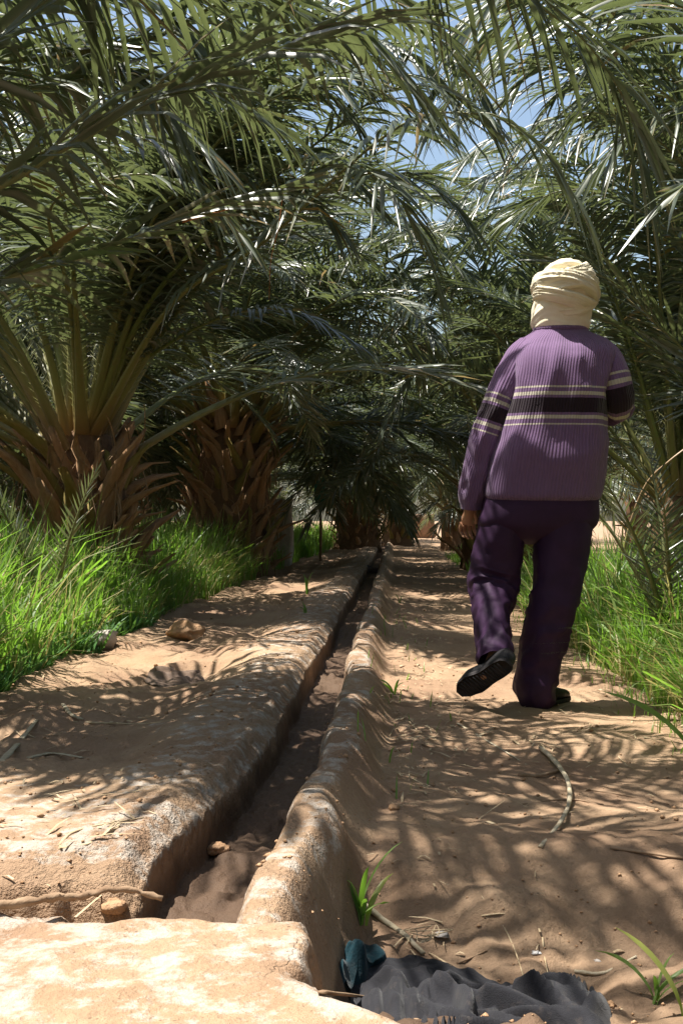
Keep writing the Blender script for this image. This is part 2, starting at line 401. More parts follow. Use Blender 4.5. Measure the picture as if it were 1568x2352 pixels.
def join_leaves(name, leaves, mat):
    n = len(leaves); o = (np.arange(n) * 10)[:, None, None]
    return mesh(name, np.concatenate(leaves), [(LF4[None] + o).reshape(-1, 4), (LF3[None] + o).reshape(-1, 3)], mat, dict(q=np.tile(LQ, n)))

PROTO = {}
def proto(cls, k):
    if (cls, k) in PROTO: return PROTO[cls, k]
    rs = np.random.default_rng(100 + 17 * k + 1000 * "young mid low hang dead".split().index(cls))
    e0, bend, L, dr = dict(young=(80, 48, 3.2, .10), mid=(62, 82, 3.7, .22), low=(34, 88, 3.7, .28), hang=(5, 72, 3.3, .3), dead=(-20, 62, 2.6, .5))[cls]
    e0 += rs.uniform(-7, 7); bend += rs.uniform(-12, 14)
    n = 30; s = np.linspace(0, 1, n); e = np.radians(e0 - bend * s**1.35)
    sway = rs.uniform(-.25, .25) * s**2
    dv = np.stack([np.sin(sway) * np.cos(e), np.cos(sway) * np.cos(e), np.sin(e)], -1) * (L / (n - 1))
    pts = np.vstack([[0, 0, 0], np.cumsum(dv[:-1], axis=0)])
    N0 = np.stack([0 * e, -np.sin(e), np.cos(e)], -1)
    dead = cls == "dead"
    # B is the local X axis; pass an up vector that is stable for upright stalks
    upv = np.array([0, -.6, 1.0]) if cls in ("young", "mid") else None
    (V, fs, q), lv = frond_geo(pts, rs, upv, 82 if not dead else 34, .44 if not dead else .36, dr, .030 if not dead else .02,
                               (-5, 34), .060, .2, not dead, rs.uniform(-.7, .7), .35 if dead else 0.06)
    r = mesh("frond", V, fs, DEADRACHIS if dead else RACHIS, dict(q=q), True)
    l = join_leaves("leaflets", lv, DEADLEAF if dead else LEAF)
    PROTO[cls, k] = (r, l, pts); return PROTO[cls, k]

def project(p):
    return U0 + F * p[:, 0] / p[:, 1], HZ - F * (p[:, 2] - CZ) / p[:, 1]
def frond_ok(pw):
    """keeps fronds off the sight lines and the sunlight that the photo shows open"""
    pts = np.vstack([pw] + [pw + np.array(o) for o in ((.3, 0, 0), (-.3, 0, 0), (0, 0, .3), (0, 0, -.35))])
    inf = pts[:, 1] > .3
    u, v = project(np.where(inf[:, None], pts, 1.0))
    vis = inf & (u > -120) & (u < 1690) & (v > -120) & (v < 2470); d = pts[:, 1]
    if (vis & (d < 2.9)).any(): return False
    if (vis & (d < 4.6) & (v > np.where(u < 520, 700, 560))).any(): return False
    if (vis & (d < 4.9) & (u > 1020) & (v > 520)).any(): return False
    if (vis & (d < 14) & (v > 1180) & (u > 640) & (u < 1290)).any(): return False
    if (vis & (d < 6.4) & (v > 880) & (u < 640)).any(): return False
    if (vis & (d < 7.3) & (v > 760) & (u < 420)).any(): return False
    if (pts[:, 2] < .12).any(): return False
    k = (pts[:, 2] - 1.7) / SUN.z; cx_ = pts[:, 0] - SUN.x * k; cy_ = pts[:, 1] - SUN.y * k
    if ((k > .9) & (np.hypot(cx_ + 1.85, cy_ - 8.4) < .32)).any(): return False
    # sunlight that reaches the dam and the head
    k = (pts[:, 2] - .15) / SUN.z; gx = pts[:, 0] - SUN.x * k; gy = pts[:, 1] - SUN.y * k
    if ((gx > -.75) & (gx < .2) & (gy > .9) & (gy < 1.95)).any(): return False
    k = (pts[:, 2] - 1.65) / SUN.z; hx = pts[:, 0] - SUN.x * k; hy = pts[:, 1] - SUN.y * k
    if ((k > 0) & (np.hypot((hx - .84) / 1.3, hy - 4.75) < .34)).any(): return False
    return True

CELL = .2; SHADE = np.zeros((140, 260), int)
gxx = (np.arange(140) * CELL - 14)[:, None] + 0 * np.zeros((1, 260)); gyy = (np.arange(260) * CELL - 2)[None] + 0 * gxx
CAP = np.full(SHADE.shape, 11)
cs_ = gxx - SL * gyy
CAP[(cs_ > -3.0) & (cs_ < -1.4) & (gyy > 4) & (gyy < 12)] = 3
CAP[(cs_ > .95) & (cs_ < 3) & (gyy > 3.6) & (gyy < 10)] = 2
CAP[(cs_ > -1.4) & (cs_ < .95) & (gyy > 1.8) & (gyy < 12)] = 5
CAP[(gyy > 12) & (gyy < 30)] = 10; CAP[gyy > 30] = 12
def shade_cells(pw):
    p = pw[6:]; t = np.gradient(p, axis=0)[:, :2]; n = np.stack([-t[:, 1], t[:, 0]], -1); n = n / (np.linalg.norm(n, axis=1, keepdims=True) + 1e-6)
    k = ((p[:, 2] - .4) / SUN.z)[:, None]; g = p[:, :2] - np.array([[SUN.x, SUN.y]]) * k
    g = np.vstack([g, g + n * .28, g - n * .28]); i = np.floor((g[:, 0] + 14) / CELL).astype(int); j = np.floor((g[:, 1] + 2) / CELL).astype(int)
    ok = (i >= 0) & (i < 140) & (j >= 0) & (j < 260); return np.unique(i[ok] * 260 + j[ok])
def shade_ok(c): return len(c) == 0 or (SHADE.ravel()[c] >= CAP.ravel()[c]).mean() < .12
def shade_add(c): SHADE.ravel()[c] += 1
def boot_mesh(k):
    rs = np.random.default_rng(k); L, w = rs.uniform(.20, .46), rs.uniform(.045, .075); bow = rs.uniform(.05, .26); V = []
    for q, ww, th in ((0, 1.15, .04), (.3, .95, .034), (.65, rs.uniform(.5, .7), .022), (1, rs.uniform(.12, .55), .008)):
        c = np.array([rs.normal(0, .01), bow * q**1.6, q * L]); tw = rs.normal(0, .012)
        V += [c + [-ww * w, -.012, tw], c + [-.4 * ww * w, th, .012 + tw], c + [.4 * ww * w, th * .9, 0], c + [ww * w, -.012, -.01 - tw], c + [0, -th * .8, 0]]
    f4 = grid_faces(4, 5, True); f3 = np.array([[15, 16, 19], [16, 17, 19], [17, 18, 19]])
    return mesh("leaf_base", np.array(V), [f4, f3], BOOT if k % 4 else GREENBOOT)
GREENBOOT = bark_material("green leaf base", (.17, .15, .04), (.25, .21, .07), (.26, .15, .06))
BOOTS = [boot_mesh(k) for k in range(9)]
def trunk_geo(H, R, seed):
    n, m = 22, 16; z = np.linspace(-.1, H, m); a = np.linspace(0, 2 * math.pi, n, endpoint=False)
    rr = R * np.interp(z / H, [-.1, 0, .2, .7, 1], [1.25, 1.15, 1.0, .95, .55])
    nz = noise(np.cos(a)[None] * 2 + seed, np.sin(a)[None] * 2, z[:, None] * 5) * .12
    r = rr[:, None] * (1 + nz)
    V = np.stack([r * np.cos(a), r * np.sin(a), np.broadcast_to(z[:, None], r.shape)], -1).reshape(-1, 3)
    V = np.vstack([V, [[0, 0, H + .08]]]); j = np.arange(n)
    return V, [grid_faces(m, n, True), np.stack([(m - 1) * n + j, (m - 1) * n + (j + 1) % n, np.full(n, m * n)], -1)]
PALMS = {}; FILL = []
def palm(key, x, yv, H, label, nf=34, boots=40, R=.27, seed=0, dead=5, scale=1.0, trunk=True, steep=0.0):
    rs = np.random.default_rng(500 + seed); zb = gz(x, yv)
    t = empty("palm_tree", (x, yv, zb), label, "palm", "date palms of the grove"); PALMS[key] = (t, np.array([x, yv, zb]), H)
    V, fs = trunk_geo(H, R, seed); obj("trunk", mesh("trunk", V, fs, BARK, smooth=True), t)
    for k in range(boots):
        a = k * 2.39996; h = .02 + (H - .22) * (k / boots)
        o = obj("leaf_base", BOOTS[rs.integers(9)], t); rr = R * (.90 - .12 * (k / boots))
        o.location = (rr * math.cos(a), rr * math.sin(a), h)
        o.rotation_euler = (-rs.uniform(-.1, .6), rs.normal(0, .28), a - math.pi / 2 + rs.normal(0, .2)); s = rs.uniform(.75, 1.25) * (1.15 if boots > 100 else 1); o.scale = (s, s, s * rs.uniform(.85, 1.35))
    if boots >= 50:
        parts = []
        for k in range(190):
            a = rs.uniform(0, 6.28); h = rs.uniform(.1, 1) * H; rr = R * rs.uniform(1.0, 1.3); L = rs.uniform(.12, .4); da = rs.normal(0, .3); dr = rs.uniform(-.02, .16)
            q = np.linspace(0, 1, 5)[:, None]; up = rs.choice([-1, -1, 1])
            pt = np.hstack([(rr + dr * q) * np.cos(a + da * q), (rr + dr * q) * np.sin(a + da * q), h + L * (up * q - .3 * q**2)])
            pt[:, 2] = np.maximum(pt[:, 2], .03)
            parts.append(tube(pt, rs.uniform(.003, .011) * np.linspace(1, .5, 5), .002, 4, cap=False))
        fb = obj("fibre", mesh("fibre", *join(parts), FIBRE), t); fb["kind"] = "stuff"
    FILL.append((key, t, nf, dead, R, scale, H, rs)); return t
def fill(key, t, nf, dead, R, scale, H, rs):
    kept = 0; az0 = rs.uniform(0, 6.28)
    for k in range(nf + dead):
        isd = k >= nf; f = (k + .5) / nf
        cls = "dead" if isd else ("young" if f < .2 else "mid" if f < .58 else "low" if f < .86 else "hang")
        for tr in range(9):
            a = az0 + k * 2.39996 + tr * .35
            r, l, pts = proto(cls, int(rs.integers(4)))
            sc = scale * rs.uniform(.86, 1.1); tilt = rs.normal(0, .07)
            rot = Matrix.Rotation(a - math.pi / 2, 4, 'Z') @ Matrix.Rotation(tilt, 4, 'X') @ Matrix.Rotation(rs.normal(0, .12), 4, 'Y')
            rb = R * (.35 + .5 * min(1, f))
            lo = np.array([rb * math.cos(a), rb * math.sin(a), H + .05 - .28 * min(1, f) - (.12 if isd else 0)])
            pw = np.array([rot @ Vector(p) for p in pts]) * sc + lo + PALMS[key][1]
            cells = shade_cells(pw)
            if frond_ok(pw) and shade_ok(cells): break
        else: continue
        o = obj("frond", r, t); o.matrix_local = Matrix.Translation(lo) @ rot @ Matrix.Scale(sc, 4)
        c = obj("leaflets", l, o); c["kind"] = "stuff"; kept += 1; shade_add(cells)
    print('palm', key, kept); return t
palm("L0", -2.3, 3.7, 1.5, "near date palm beyond the left edge whose long fronds cross the top left", 54, 20, seed=1, scale=1.1)
palm("L1", -1.88, 8.6, 1.34, "nearest visible date palm at left in the tall grass with fanned green stalks", 70, 120, .34, seed=2, scale=1.3, dead=10)
palm("L2", -1.36, 14.6, 2.05, "second date palm on the left with shaggy brown cut leaf bases", 62, 140, .46, seed=3, dead=14, scale=1.3)
palm("L3", -1.75, 19.5, 2.0, "third date palm on the left, half hidden behind the shaggy one", 54, 50, .4, seed=4, scale=1.3)
palm("L4", -2.2, 24, 1.6, "fourth date palm on the left with reddish stubs deep in the shade", 54, 50, .4, seed=5, dead=10, scale=1.3)
palm("L5", .38, 27, 1.75, "shaggy reddish date palm trunk close to the far end of the channel", 54, 70, .48, seed=6, dead=16, scale=1.25)
palm("R0", 2.5, 4.3, 1.7, "near date palm beyond the right edge whose broad leaflets enter at the upper right", 40, 20, seed=31, scale=1.05)
palm("R1", 3.1, 6.9, 1.5, "near date palm right of the path whose stalks slant in behind the man", 40, 20, seed=7)
palm("R2", 3.0, 10.5, 1.0, "low sunlit date palm behind the right hand grass bed", 44, 20, seed=8)
palm("R3", 2.1, 13.5, 1.3, "date palm standing behind the man on the right of the path", 54, 24, seed=9, scale=1.1)
palm("R4", 2.1, 18, 1.4, "date palm on the right of the path just left of the man", 54, 24, seed=10, scale=1.1)
palm("R5", 2.9, 24, 1.2, "small pale date palm at the far end of the path on the right", 40, 24, seed=11, dead=8, scale=1.1)
palm("B1", -4.2, 8.6, 1.6, "date palm in the second row at the left edge", 54, 30, seed=12)
palm("B2", -4.3, 12.5, 1.7, "second row date palm behind the nearest visible left palm", 54, 20, seed=13, scale=1.1)
palm("B3", -3.6, 16.5, 2.2, "tall second row date palm deep in the left of the grove", 54, 16, seed=14, scale=1.2)
palm("B4", -6.6, 13, 2.4, "third row date palm in the deep left background", 36, 10, seed=15, scale=1.2)
palm("B5", -3.6, 23, 2.4, "distant tall date palm closing the view on the left", 54, 10, seed=16, scale=1.3)
palm("B6", 1.6, 34, 1.0, "distant date palm closing the end of the path", 40, 30, .4, seed=17, scale=1.35, dead=10)
palm("B7", 5.6, 16, 1.8, "date palm in the open sun in the right background", 36, 10, seed=18)
palm("B8", 4.8, 24, 1.6, "tall date palm in the far right background", 36, 10, seed=19, scale=1.2)
palm("B9", -3.0, 31, 1.8, "tall date palm at the far left end of the grove", 36, 20, seed=20, scale=1.3)
palm("B11", 5.2, 9.5, 2.0, "date palm beyond the right edge behind the grass", 36, 10, seed=22)
palm("B12", 2.9, 31, 1.2, "date palm beside the far end of the path", 40, 20, seed=23, scale=1.2)
palm("B13", -6.5, 19, 1.8, "date palm deep in the left background between two taller palms", 36, 10, seed=24, scale=1.2)
palm("B14", -6.5, 27, 1.6, "far date palm in the left background", 36, 10, seed=25, scale=1.3)
palm("B15", 7.5, 30, 1.5, "far date palm at the right horizon", 36, 10, seed=26, scale=1.3)
palm("B16", 1.0, 41, 1.4, "low far date palm behind the mud wall", 36, 10, seed=27, scale=1.4)
palm("B17", -5.0, 40, 1.6, "farthest date palm on the left horizon", 36, 10, seed=28, scale=1.5)
palm("B18", 5.5, 42, 1.4, "farthest date palm on the right horizon", 36, 10, seed=29, scale=1.5)
palm("B19", 11, 38, 1.6, "lone date palm far off at the right horizon", 36, 10, seed=32, scale=1.5)
palm("N1", -2.6, -2.6, 1.9, "unseen date palm added behind the viewer on the left to block sky light", 30, 0, seed=41, dead=0)  # N palms: added out of view to block open sky and deepen the shade
palm("N2", 2.4, -2.2, 1.6, "unseen date palm added behind the viewer on the right to block sky light", 30, 0, seed=42, dead=0)
palm("N3", .1, -5.5, 1.6, "unseen date palm added farther behind the viewer to block sky light", 30, 0, seed=43, dead=0, scale=1.2)
palm("N4", -4.6, .8, 1.7, "unseen date palm added beside the dam beyond the left edge to block sky light", 30, 0, seed=44, dead=0)
palm("N5", 4.6, 1.0, 1.5, "unseen date palm added beside the hollow beyond the right edge to block sky light", 30, 0, seed=45, dead=0)
palm("B20", -11, 34, 1.8, "palm far off on the left horizon behind the others", 36, 10, seed=33, scale=1.5)

def hero(key, pix, seed, n_side=58, Lm=.45, droop=.3, wid=.035, vee=(-2, 24), roll=0.0, start=True, s0=.22, split=True, up=None):
    """a frond of palm `key` whose stalk passes through the listed points"""
    t, base, H = PALMS[key]; rs = np.random.default_rng(seed)
    pts = [P(*p) for p in pix]
    if start:
        d = unit(pts[0] - (base + [0, 0, H])); b = base + np.array([d[0] * .15, d[1] * .15, H])
        mid = (b + pts[0]) / 2 + np.array([0, 0, .28 * np.linalg.norm((pts[0] - b)[:2]) * .5])
        pts = [b, mid] + pts
    pts = catmull(pts, 40) - base
    (V, fs, q), lv = frond_geo(pts, rs, up, n_side, Lm, droop, wid, vee, .06, s0, True, roll)
    shade_add(shade_cells(pts + base))
    o = obj("frond", mesh("frond", V, fs, RACHIS, dict(q=q), True), t)
    if split:
        for L in lv:
            obj("leaflet", mesh("leaflet", L, [LF4, LF3], LEAF, dict(q=LQ)), o)
    else:
        c = obj("leaflets", join_leaves("leaflets", lv, LEAF), o); c["kind"] = "stuff"
    return o
hero("L0", [(-120, 470, 3.35), (165, 330, 3.4), (350, 230, 3.5), (625, 120, 3.65), (860, 60, 3.8), (1010, -10, 3.95)], 1, 62, .50, .42)
hero("L0", [(-150, 700, 3.7), (0, 640, 3.75), (190, 588, 3.8), (425, 500, 3.95), (600, 452, 4.1), (720, 395, 4.2)], 2, 56, .42, .35)
hero("L0", [(-150, 170, 3.1), (0, 85, 3.15), (120, -10, 3.2), (300, -120, 3.3)], 3, 50, .45, .3)
hero("L0", [(700, -420, 3.5), (1000, -200, 3.6), (1224, 0, 3.65), (1334, 85, 3.7), (1409, 185, 3.75), (1449, 270, 3.8), (1478, 370, 3.8)], 4, 64, .46, .75)
hero("L1", [(600, 560, 7.0), (900, 300, 5.7), (1094, 260, 5.2), (1169, 285, 5.15), (1234, 330, 5.1), (1284, 395, 5.1), (1344, 490, 5.1)], 5, 60, .40, .9, .034)
hero("L1", [(420, 600, 7.6), (640, 390, 6.8), (784, 365, 6.3), (880, 420, 5.85), (955, 520, 5.8), (1000, 640, 5.8)], 6, 60, .46, .5)
hero("L1", [(300, 660, 8.0), (480, 350, 7.0), (700, 190, 6.1), (930, 170, 5.4), (1120, 260, 5.3)], 7, 56, .44, .4)
hero("R1", [(1640, 900, 6.3), (1568, 802, 6.2), (1499, 735, 6.2), (1444, 675, 6.2), (1354, 620, 6.2), (1240, 590, 6.2)], 8, 50, .42, .12)
hero("R1", [(1620, 920, 6.5), (1524, 820, 6.6), (1434, 760, 6.7), (1395, 735, 6.8), (1370, 725, 6.9)], 9, 50, .40, .2)
hero("R1", [(1800, 600, 4.0), (1720, 460, 3.5), (1640, 410, 3.2), (1580, 420, 3.05), (1535, 470, 3.0)], 10, 46, .38, .3, .036)
hero("R1", [(1760, 200, 4.6), (1640, 60, 4.3), (1480, -10, 4.1), (1330, 10, 4.0)], 11, 50, .46, .3)

D = dict(split=False)
hero("L2", [(620, 800, 14), (760, 740, 13), (900, 760, 12.3), (1020, 900, 12)], 61, 70, .44, .5, .028, **D)
hero("L2", [(600, 760, 14), (720, 640, 13), (900, 630, 12), (1070, 770, 11.6)], 62, 70, .44, .5, .028, **D)
hero("L2", [(600, 700, 14), (720, 540, 13), (900, 510, 12), (1060, 620, 11.4)], 63, 70, .44, .5, .028, **D)
hero("L3", [(660, 880, 18.5), (770, 800, 17.5), (900, 840, 17), (1000, 1000, 16.8)], 64, 70, .46, .6, .030, **D)
hero("L3", [(650, 830, 18.5), (760, 720, 17.5), (920, 720, 17), (1060, 850, 16.8)], 65, 70, .46, .6, .030, **D)
hero("R3", [(1250, 880, 13), (1120, 800, 12.6), (980, 830, 12.2), (880, 980, 12)], 66, 70, .46, .6, .030, **D)
hero("R3", [(1230, 820, 13), (1120, 680, 12.6), (960, 680, 12.2), (840, 820, 12)], 67, 70, .46, .6, .030, **D)
hero("R4", [(1120, 920, 17), (1010, 860, 16.5), (900, 900, 16), (830, 1040, 16)], 68, 70, .48, .6, .032, **D)
hero("L4", [(700, 960, 22), (800, 880, 20), (940, 920, 19), (1040, 1060, 19)], 69, 70, .48, .6, .032, **D)
hero("L1", [(300, 850, 8.4), (480, 740, 8.0), (660, 710, 7.6), (840, 800, 7.4)], 70, 64, .42, .4, .03, **D)
hero("L1", [(150, 700, 8.2), (120, 400, 7.6), (200, 200, 7), (380, 130, 6.5)], 71, 64, .44, .4, .03, **D)
hero("L0", [(60, -100, 3.6), (300, -20, 3.8), (560, -10, 4.0), (780, 70, 4.2)], 72, 60, .46, .8, .033)
hero("L0", [(-100, 250, 4.2), (200, 180, 4.4), (450, 200, 4.7), (660, 310, 5)], 73, 60, .46, .6, .032)
hero("R1", [(1720, 650, 5.9), (1620, 330, 5.8), (1500, 200, 5.8), (1380, 210, 5.8), (1290, 300, 5.8)], 81, 62, .46, .4, .032, **D)
hero("R0", [(1760, 420, 5.0), (1600, 60, 5.2), (1420, -40, 5.4), (1200, 20, 5.6), (1080, 130, 5.7)], 82, 64, .46, .5, .032, **D)
hero("R1", [(1700, 800, 7.2), (1560, 560, 7.4), (1420, 460, 7.6), (1280, 440, 7.8), (1150, 520, 8)], 83, 64, .44, .3, .03, **D)
hero("R2", [(1600, 700, 10), (1480, 480, 9.6), (1340, 380, 9.2), (1180, 400, 9)], 84, 64, .46, .3, .03, **D)
hero("L0", [(500, -250, 4.6), (760, -80, 4.9), (960, 40, 5.2), (1090, 190, 5.4)], 91, 64, .46, .6, .032, **D)
hero("L1", [(420, 300, 7), (640, 80, 6.6), (880, 40, 6.4), (1080, 130, 6.3)], 92, 64, .46, .5, .032, **D)
hero("L1", [(450, 420, 7.4), (620, 240, 7), (820, 200, 6.8), (1000, 280, 6.7)], 93, 64, .46, .5, .032, **D)
hero("L2", [(560, 500, 13.5), (700, 300, 12.5), (900, 260, 11.6), (1080, 360, 11)], 94, 70, .5, .5, .034, **D)
hero("R1", [(1620, 300, 6.4), (1450, 40, 6.6), (1250, -30, 6.8), (1060, 60, 7)], 95, 64, .46, .4, .032, **D)
hero("R2", [(1620, 500, 10), (1450, 260, 9.5), (1250, 200, 9), (1050, 280, 8.8)], 96, 70, .48, .4, .032, **D)
hero("R3", [(1330, 700, 13), (1250, 450, 12.5), (1130, 360, 12), (980, 420, 11.6)], 97, 70, .5, .4, .034, **D)
hero("R2", [(1600, 760, 10), (1500, 560, 9.6), (1400, 470, 9.3), (1280, 500, 9)], 98, 66, .46, .4, .032, **D)
hero("R1", [(1700, 700, 6.4), (1600, 430, 6.2), (1480, 300, 6.1), (1350, 260, 6.1), (1230, 340, 6.1)], 74, 62, .44, .3, .03, **D)
hero("R1", [(1660, 600, 6.6), (1540, 300, 6.8), (1400, 150, 7), (1230, 130, 7)], 75, 62, .44, .3, .03, **D)
hero("R0", [(1800, 500, 5.2), (1660, 200, 5.2), (1520, 80, 5.3), (1370, 130, 5.3)], 76, 60, .44, .3, .03, **D)
r5 = np.random.default_rng(77)
def arch(key, u_lo, u_hi, v_lo, v_hi, d0, d1, n):
    t, base, H = PALMS[key]; made = 0
    for tr in range(n * 6):
        if made >= n: break
        sgn = 1 if base[0] < 0 else -1; d = r5.uniform(d0, d1); ut, vt = r5.uniform(u_lo, u_hi), r5.uniform(v_lo, v_hi); L = r5.uniform(240, 330) * 5.5 / d
        pix = [(ut - sgn * L * 1.15, vt + L * .05, d + .35), (ut - sgn * L * .55, vt - L * .22, d + .15), (ut, vt - L * .12, d), (ut + sgn * L * .42, vt + L * .28, d - .1)]
        pw = np.array([P(*q) for q in pix])
        if np.linalg.norm(pw[0] - base - [0, 0, H]) > 3.2 or pw[0][2] < H * .6: continue
        if not frond_ok(catmull(pw, 20)): continue
        hero(key, pix, int(r5.integers(1e6)), 62, .46, r5.uniform(.25, .7), .035, **D); made += 1
    print("arch", key, made)
arch("L0", 250, 900, -40, 420, 3.9, 5.2, 4); arch("L1", 350, 1100, 0, 480, 5.6, 7.5, 12); arch("L2", 560, 1150, 80, 620, 10, 13.5, 10)
arch("R0", 1000, 1560, -40, 330, 4.9, 5.8, 2); arch("R1", 1000, 1560, 0, 430, 6.0, 7.4, 5); arch("R2", 950, 1500, 60, 520, 9, 11, 7); arch("R3", 850, 1350, 250, 700, 11.5, 14, 10)
arch("R2", 1000, 1380, 120, 420, 8.6, 10.8, 5); arch("L1", 880, 1200, 40, 350, 5.8, 7.2, 4); arch("R1", 1050, 1400, 20, 300, 6.2, 7.4, 3)
def shoot(x, yv, n, L, label, seed):
    rs = np.random.default_rng(seed); z = gz(x, yv); t = empty("palm_shoot", (x, yv, z), label, "young palm")
    for k in range(n):
        a = rs.uniform(0, 6.28); q = np.linspace(0, 1, 14)[:, None]; o = L * rs.uniform(.2, .5)
        p = np.hstack([math.cos(a) * o * q**1.5, math.sin(a) * o * q**1.5, L * rs.uniform(.8, 1.1) * (q - .12 * q**3)])
        (V, fs, qv), lv = frond_geo(p, rs, (math.cos(a) * -1, math.sin(a) * -1, .3), 34, L * .17, .1, .013, (-5, 35), .012, .15, False)
        o = obj("frond", mesh("frond", V * 1.0, fs, RACHIS, dict(q=np.clip(qv, .3, 1)), True), t); c = obj("leaflets", join_leaves("leaflets", lv, LEAF), o); c["kind"] = "stuff"
shoot(-1.52, 6.1, 4, 1.15, "young palm shoot with fine leaflets standing in the grass before the left palm", 1)
shoot(1.62, 5.75, 6, 1.25, "dark young palm shoot in the grass at the right picture edge", 2)

# fronds high over the near path, above the picture: they shade the hollow and the path
def world_hero(key, pts, seed, n_side=56, Lm=.5, droop=.3, wid=.038):
    t, base, H = PALMS[key]; rs = np.random.default_rng(seed); d = unit(np.array(pts[0]) - (base + [0, 0, H]))
    pp = catmull([base + np.array([d[0] * .15, d[1] * .15, H])] + [np.array(p) for p in pts], 34) - base
    (V, fs, q), lv = frond_geo(pp, rs, None, n_side, Lm, droop, wid, (-5, 40), .06, .2, True, rs.uniform(-.6, .6))
    o = obj("frond", mesh("frond", V, fs, RACHIS, dict(q=q), True), t); c = obj("leaflets", join_leaves("leaflets", lv, LEAF), o); c["kind"] = "stuff"
world_hero("L0", [(-1.9, 3.3, 3.4), (-1.3, 2.8, 4.6), (-.7, 2.35, 5.0), (-.1, 2.0, 4.8)], 41)
world_hero("L0", [(-1.8, 3.3, 3.2), (-1.2, 3.0, 4.2), (-.6, 2.9, 4.4), (.1, 2.85, 4.1)], 42)
world_hero("L0", [(-1.6, 3.5, 3.0), (-.9, 3.4, 3.9), (-.2, 3.4, 4.2), (.6, 3.45, 4.0)], 43)
world_hero("R0", [(2.1, 3.7, 3.2), (1.4, 2.9, 4.5), (.7, 2.3, 4.8), (.0, 1.85, 4.6)], 45)
world_hero("R0", [(2.1, 3.8, 3.4), (1.3, 3.2, 5.0), (.4, 2.8, 5.5), (-.5, 2.5, 5.2)], 47)
world_hero("R0", [(2.0, 4.2, 3.0), (1.2, 4.0, 3.9), (.4, 3.8, 4.1), (-.5, 3.6, 3.8)], 46)

for a in FILL: fill(*a)

# ------------------------------------------------------------------ grass beds
def blades(name, xs, ys, hs, mat, ws, lean, rs, label=None, cat=None, kind="stuff", bendm=.5):
    n = len(xs); q = np.array([0, .35, .7, 1.0])
    zs = height(xs - SL * ys, ys)[0] - .01
    az = rs.uniform(0, 2 * np.pi, n); d = np.stack([np.cos(az), np.sin(az)], -1)
    ln = rs.uniform(*lean, n); bd = rs.uniform(.05, bendm, n)**1.3
    px = hs[:, None] * (ln[:, None] * q + bd[:, None] * q**2.5)
    pz = hs[:, None] * (q - .55 * bd[:, None] * q**3)
    C = np.stack([xs[:, None] + d[:, :1] * px, ys[:, None] + d[:, 1:] * px, zs[:, None] + pz], -1)
    wa = az + np.pi / 2 + rs.normal(0, .6, n); W = np.stack([np.cos(wa), np.sin(wa), 0 * wa], -1)
    wd = ws * rs.uniform(.7, 1.25, n)
    V = np.empty((n, 7, 3))
    for k, f in enumerate((.7, 1, .75)):
        V[:, 2 * k] = C[:, k] - W * (wd * f * .5)[:, None]; V[:, 2 * k + 1] = C[:, k] + W * (wd * f * .5)[:, None]
    V[:, 6] = C[:, 3]
    o = (np.arange(n) * 7)[:, None, None]
    f4 = (np.array([[0, 1, 3, 2], [2, 3, 5, 4]])[None] + o).reshape(-1, 4); f3 = (np.array([[4, 5, 6]])[None] + o).reshape(-1, 3)
    ob = obj(name, mesh(name, V.reshape(-1, 3), [f4, f3], mat, dict(q=np.tile([0, 0, .35, .35, .7, .7, 1.0], n))))
    return tag(ob, label, cat, kind=kind)
def bed(n, s_lo, s_hi, y_lo, y_hi, side, hmin, hmax, rs, dens=1.0):
    yv = y_lo + (y_hi - y_lo) * rs.random(n)**1.7; k = rs.random(n)**1.35
    s = s_lo + (s_hi - s_lo) * k if side > 0 else s_hi + (s_lo - s_hi) * k
    s = s + .10 * noise(yv * 2.3, side * 3.0) + .05 * noise(yv * 7, 1.0)
    clump = noise(s * 5, yv * 5, 2) + .5 * noise(s * 13, yv * 13, 5)
    keep = rs.random(n) < np.clip(.72 + .5 * clump, .18, 1); s, yv, k, clump = s[keep], yv[keep], k[keep], clump[keep]
    h = rs.uniform(hmin, hmax, len(s)) * (.5 + .5 * ss(0, .16, k)) * (1 + .22 * clump)
    return s + SL * yv, yv, h
rs = np.random.default_rng(31)
x, yv, h = bed(46000, -4.4, -1.62, 4.1, 22, -1, .40, .80, rs)
near = np.hypot(x + 1.88, yv - 8.6) > .42
blades("grass", x[near], yv[near], h[near], GRASS, .0105, (0, .22), rs)
x, yv, h = bed(30000, 1.10, 3.6, 3.6, 11.5, 1, .38, .72, rs)
blades("grass", x, yv, h, GRASS, .0105, (0, .28), rs, bendm=.75)
x, yv, h = bed(4200, -3.4, -1.60, 4.1, 14, -1, .3, .8, rs); near = np.hypot(x + 1.88, yv - 8.6) > .42
blades("dry_grass", x[near], yv[near], h[near], DRYGRASS, .008, (.05, .6), rs, bendm=1.0)
x, yv, h = bed(4200, 1.06, 3.0, 3.6, 10, 1, .3, .75, rs); blades("dry_grass", x, yv, h, DRYGRASS, .008, (.05, .6), rs, bendm=1.0)
x, yv, h = bed(5000, 1.05, 2.4, 11, 24, 1, .2, .4, rs); blades("grass", x, yv, h, GRASS, .012, (0, .3), rs)
x, yv, h = bed(2600, -3.4, -1.66, 4.2, 14, -1, .5, .9, rs); near = np.hypot(x + 1.88, yv - 8.6) > .42
blades("grass", x[near], yv[near], h[near], GRASS, .017, (.05, .4), rs, bendm=.95)
x, yv, h = bed(3200, 1.10, 2.9, 3.6, 9.5, 1, .4, .85, rs); blades("grass", x, yv, h, GRASS, .018, (.05, .5), rs, bendm=1.0)
x, yv, h = bed(9000, -6, -1.45, 21, 42, -1, .4, .8, rs); blades('grass', x, yv, h, GRASS, .022, (0, .3), rs)
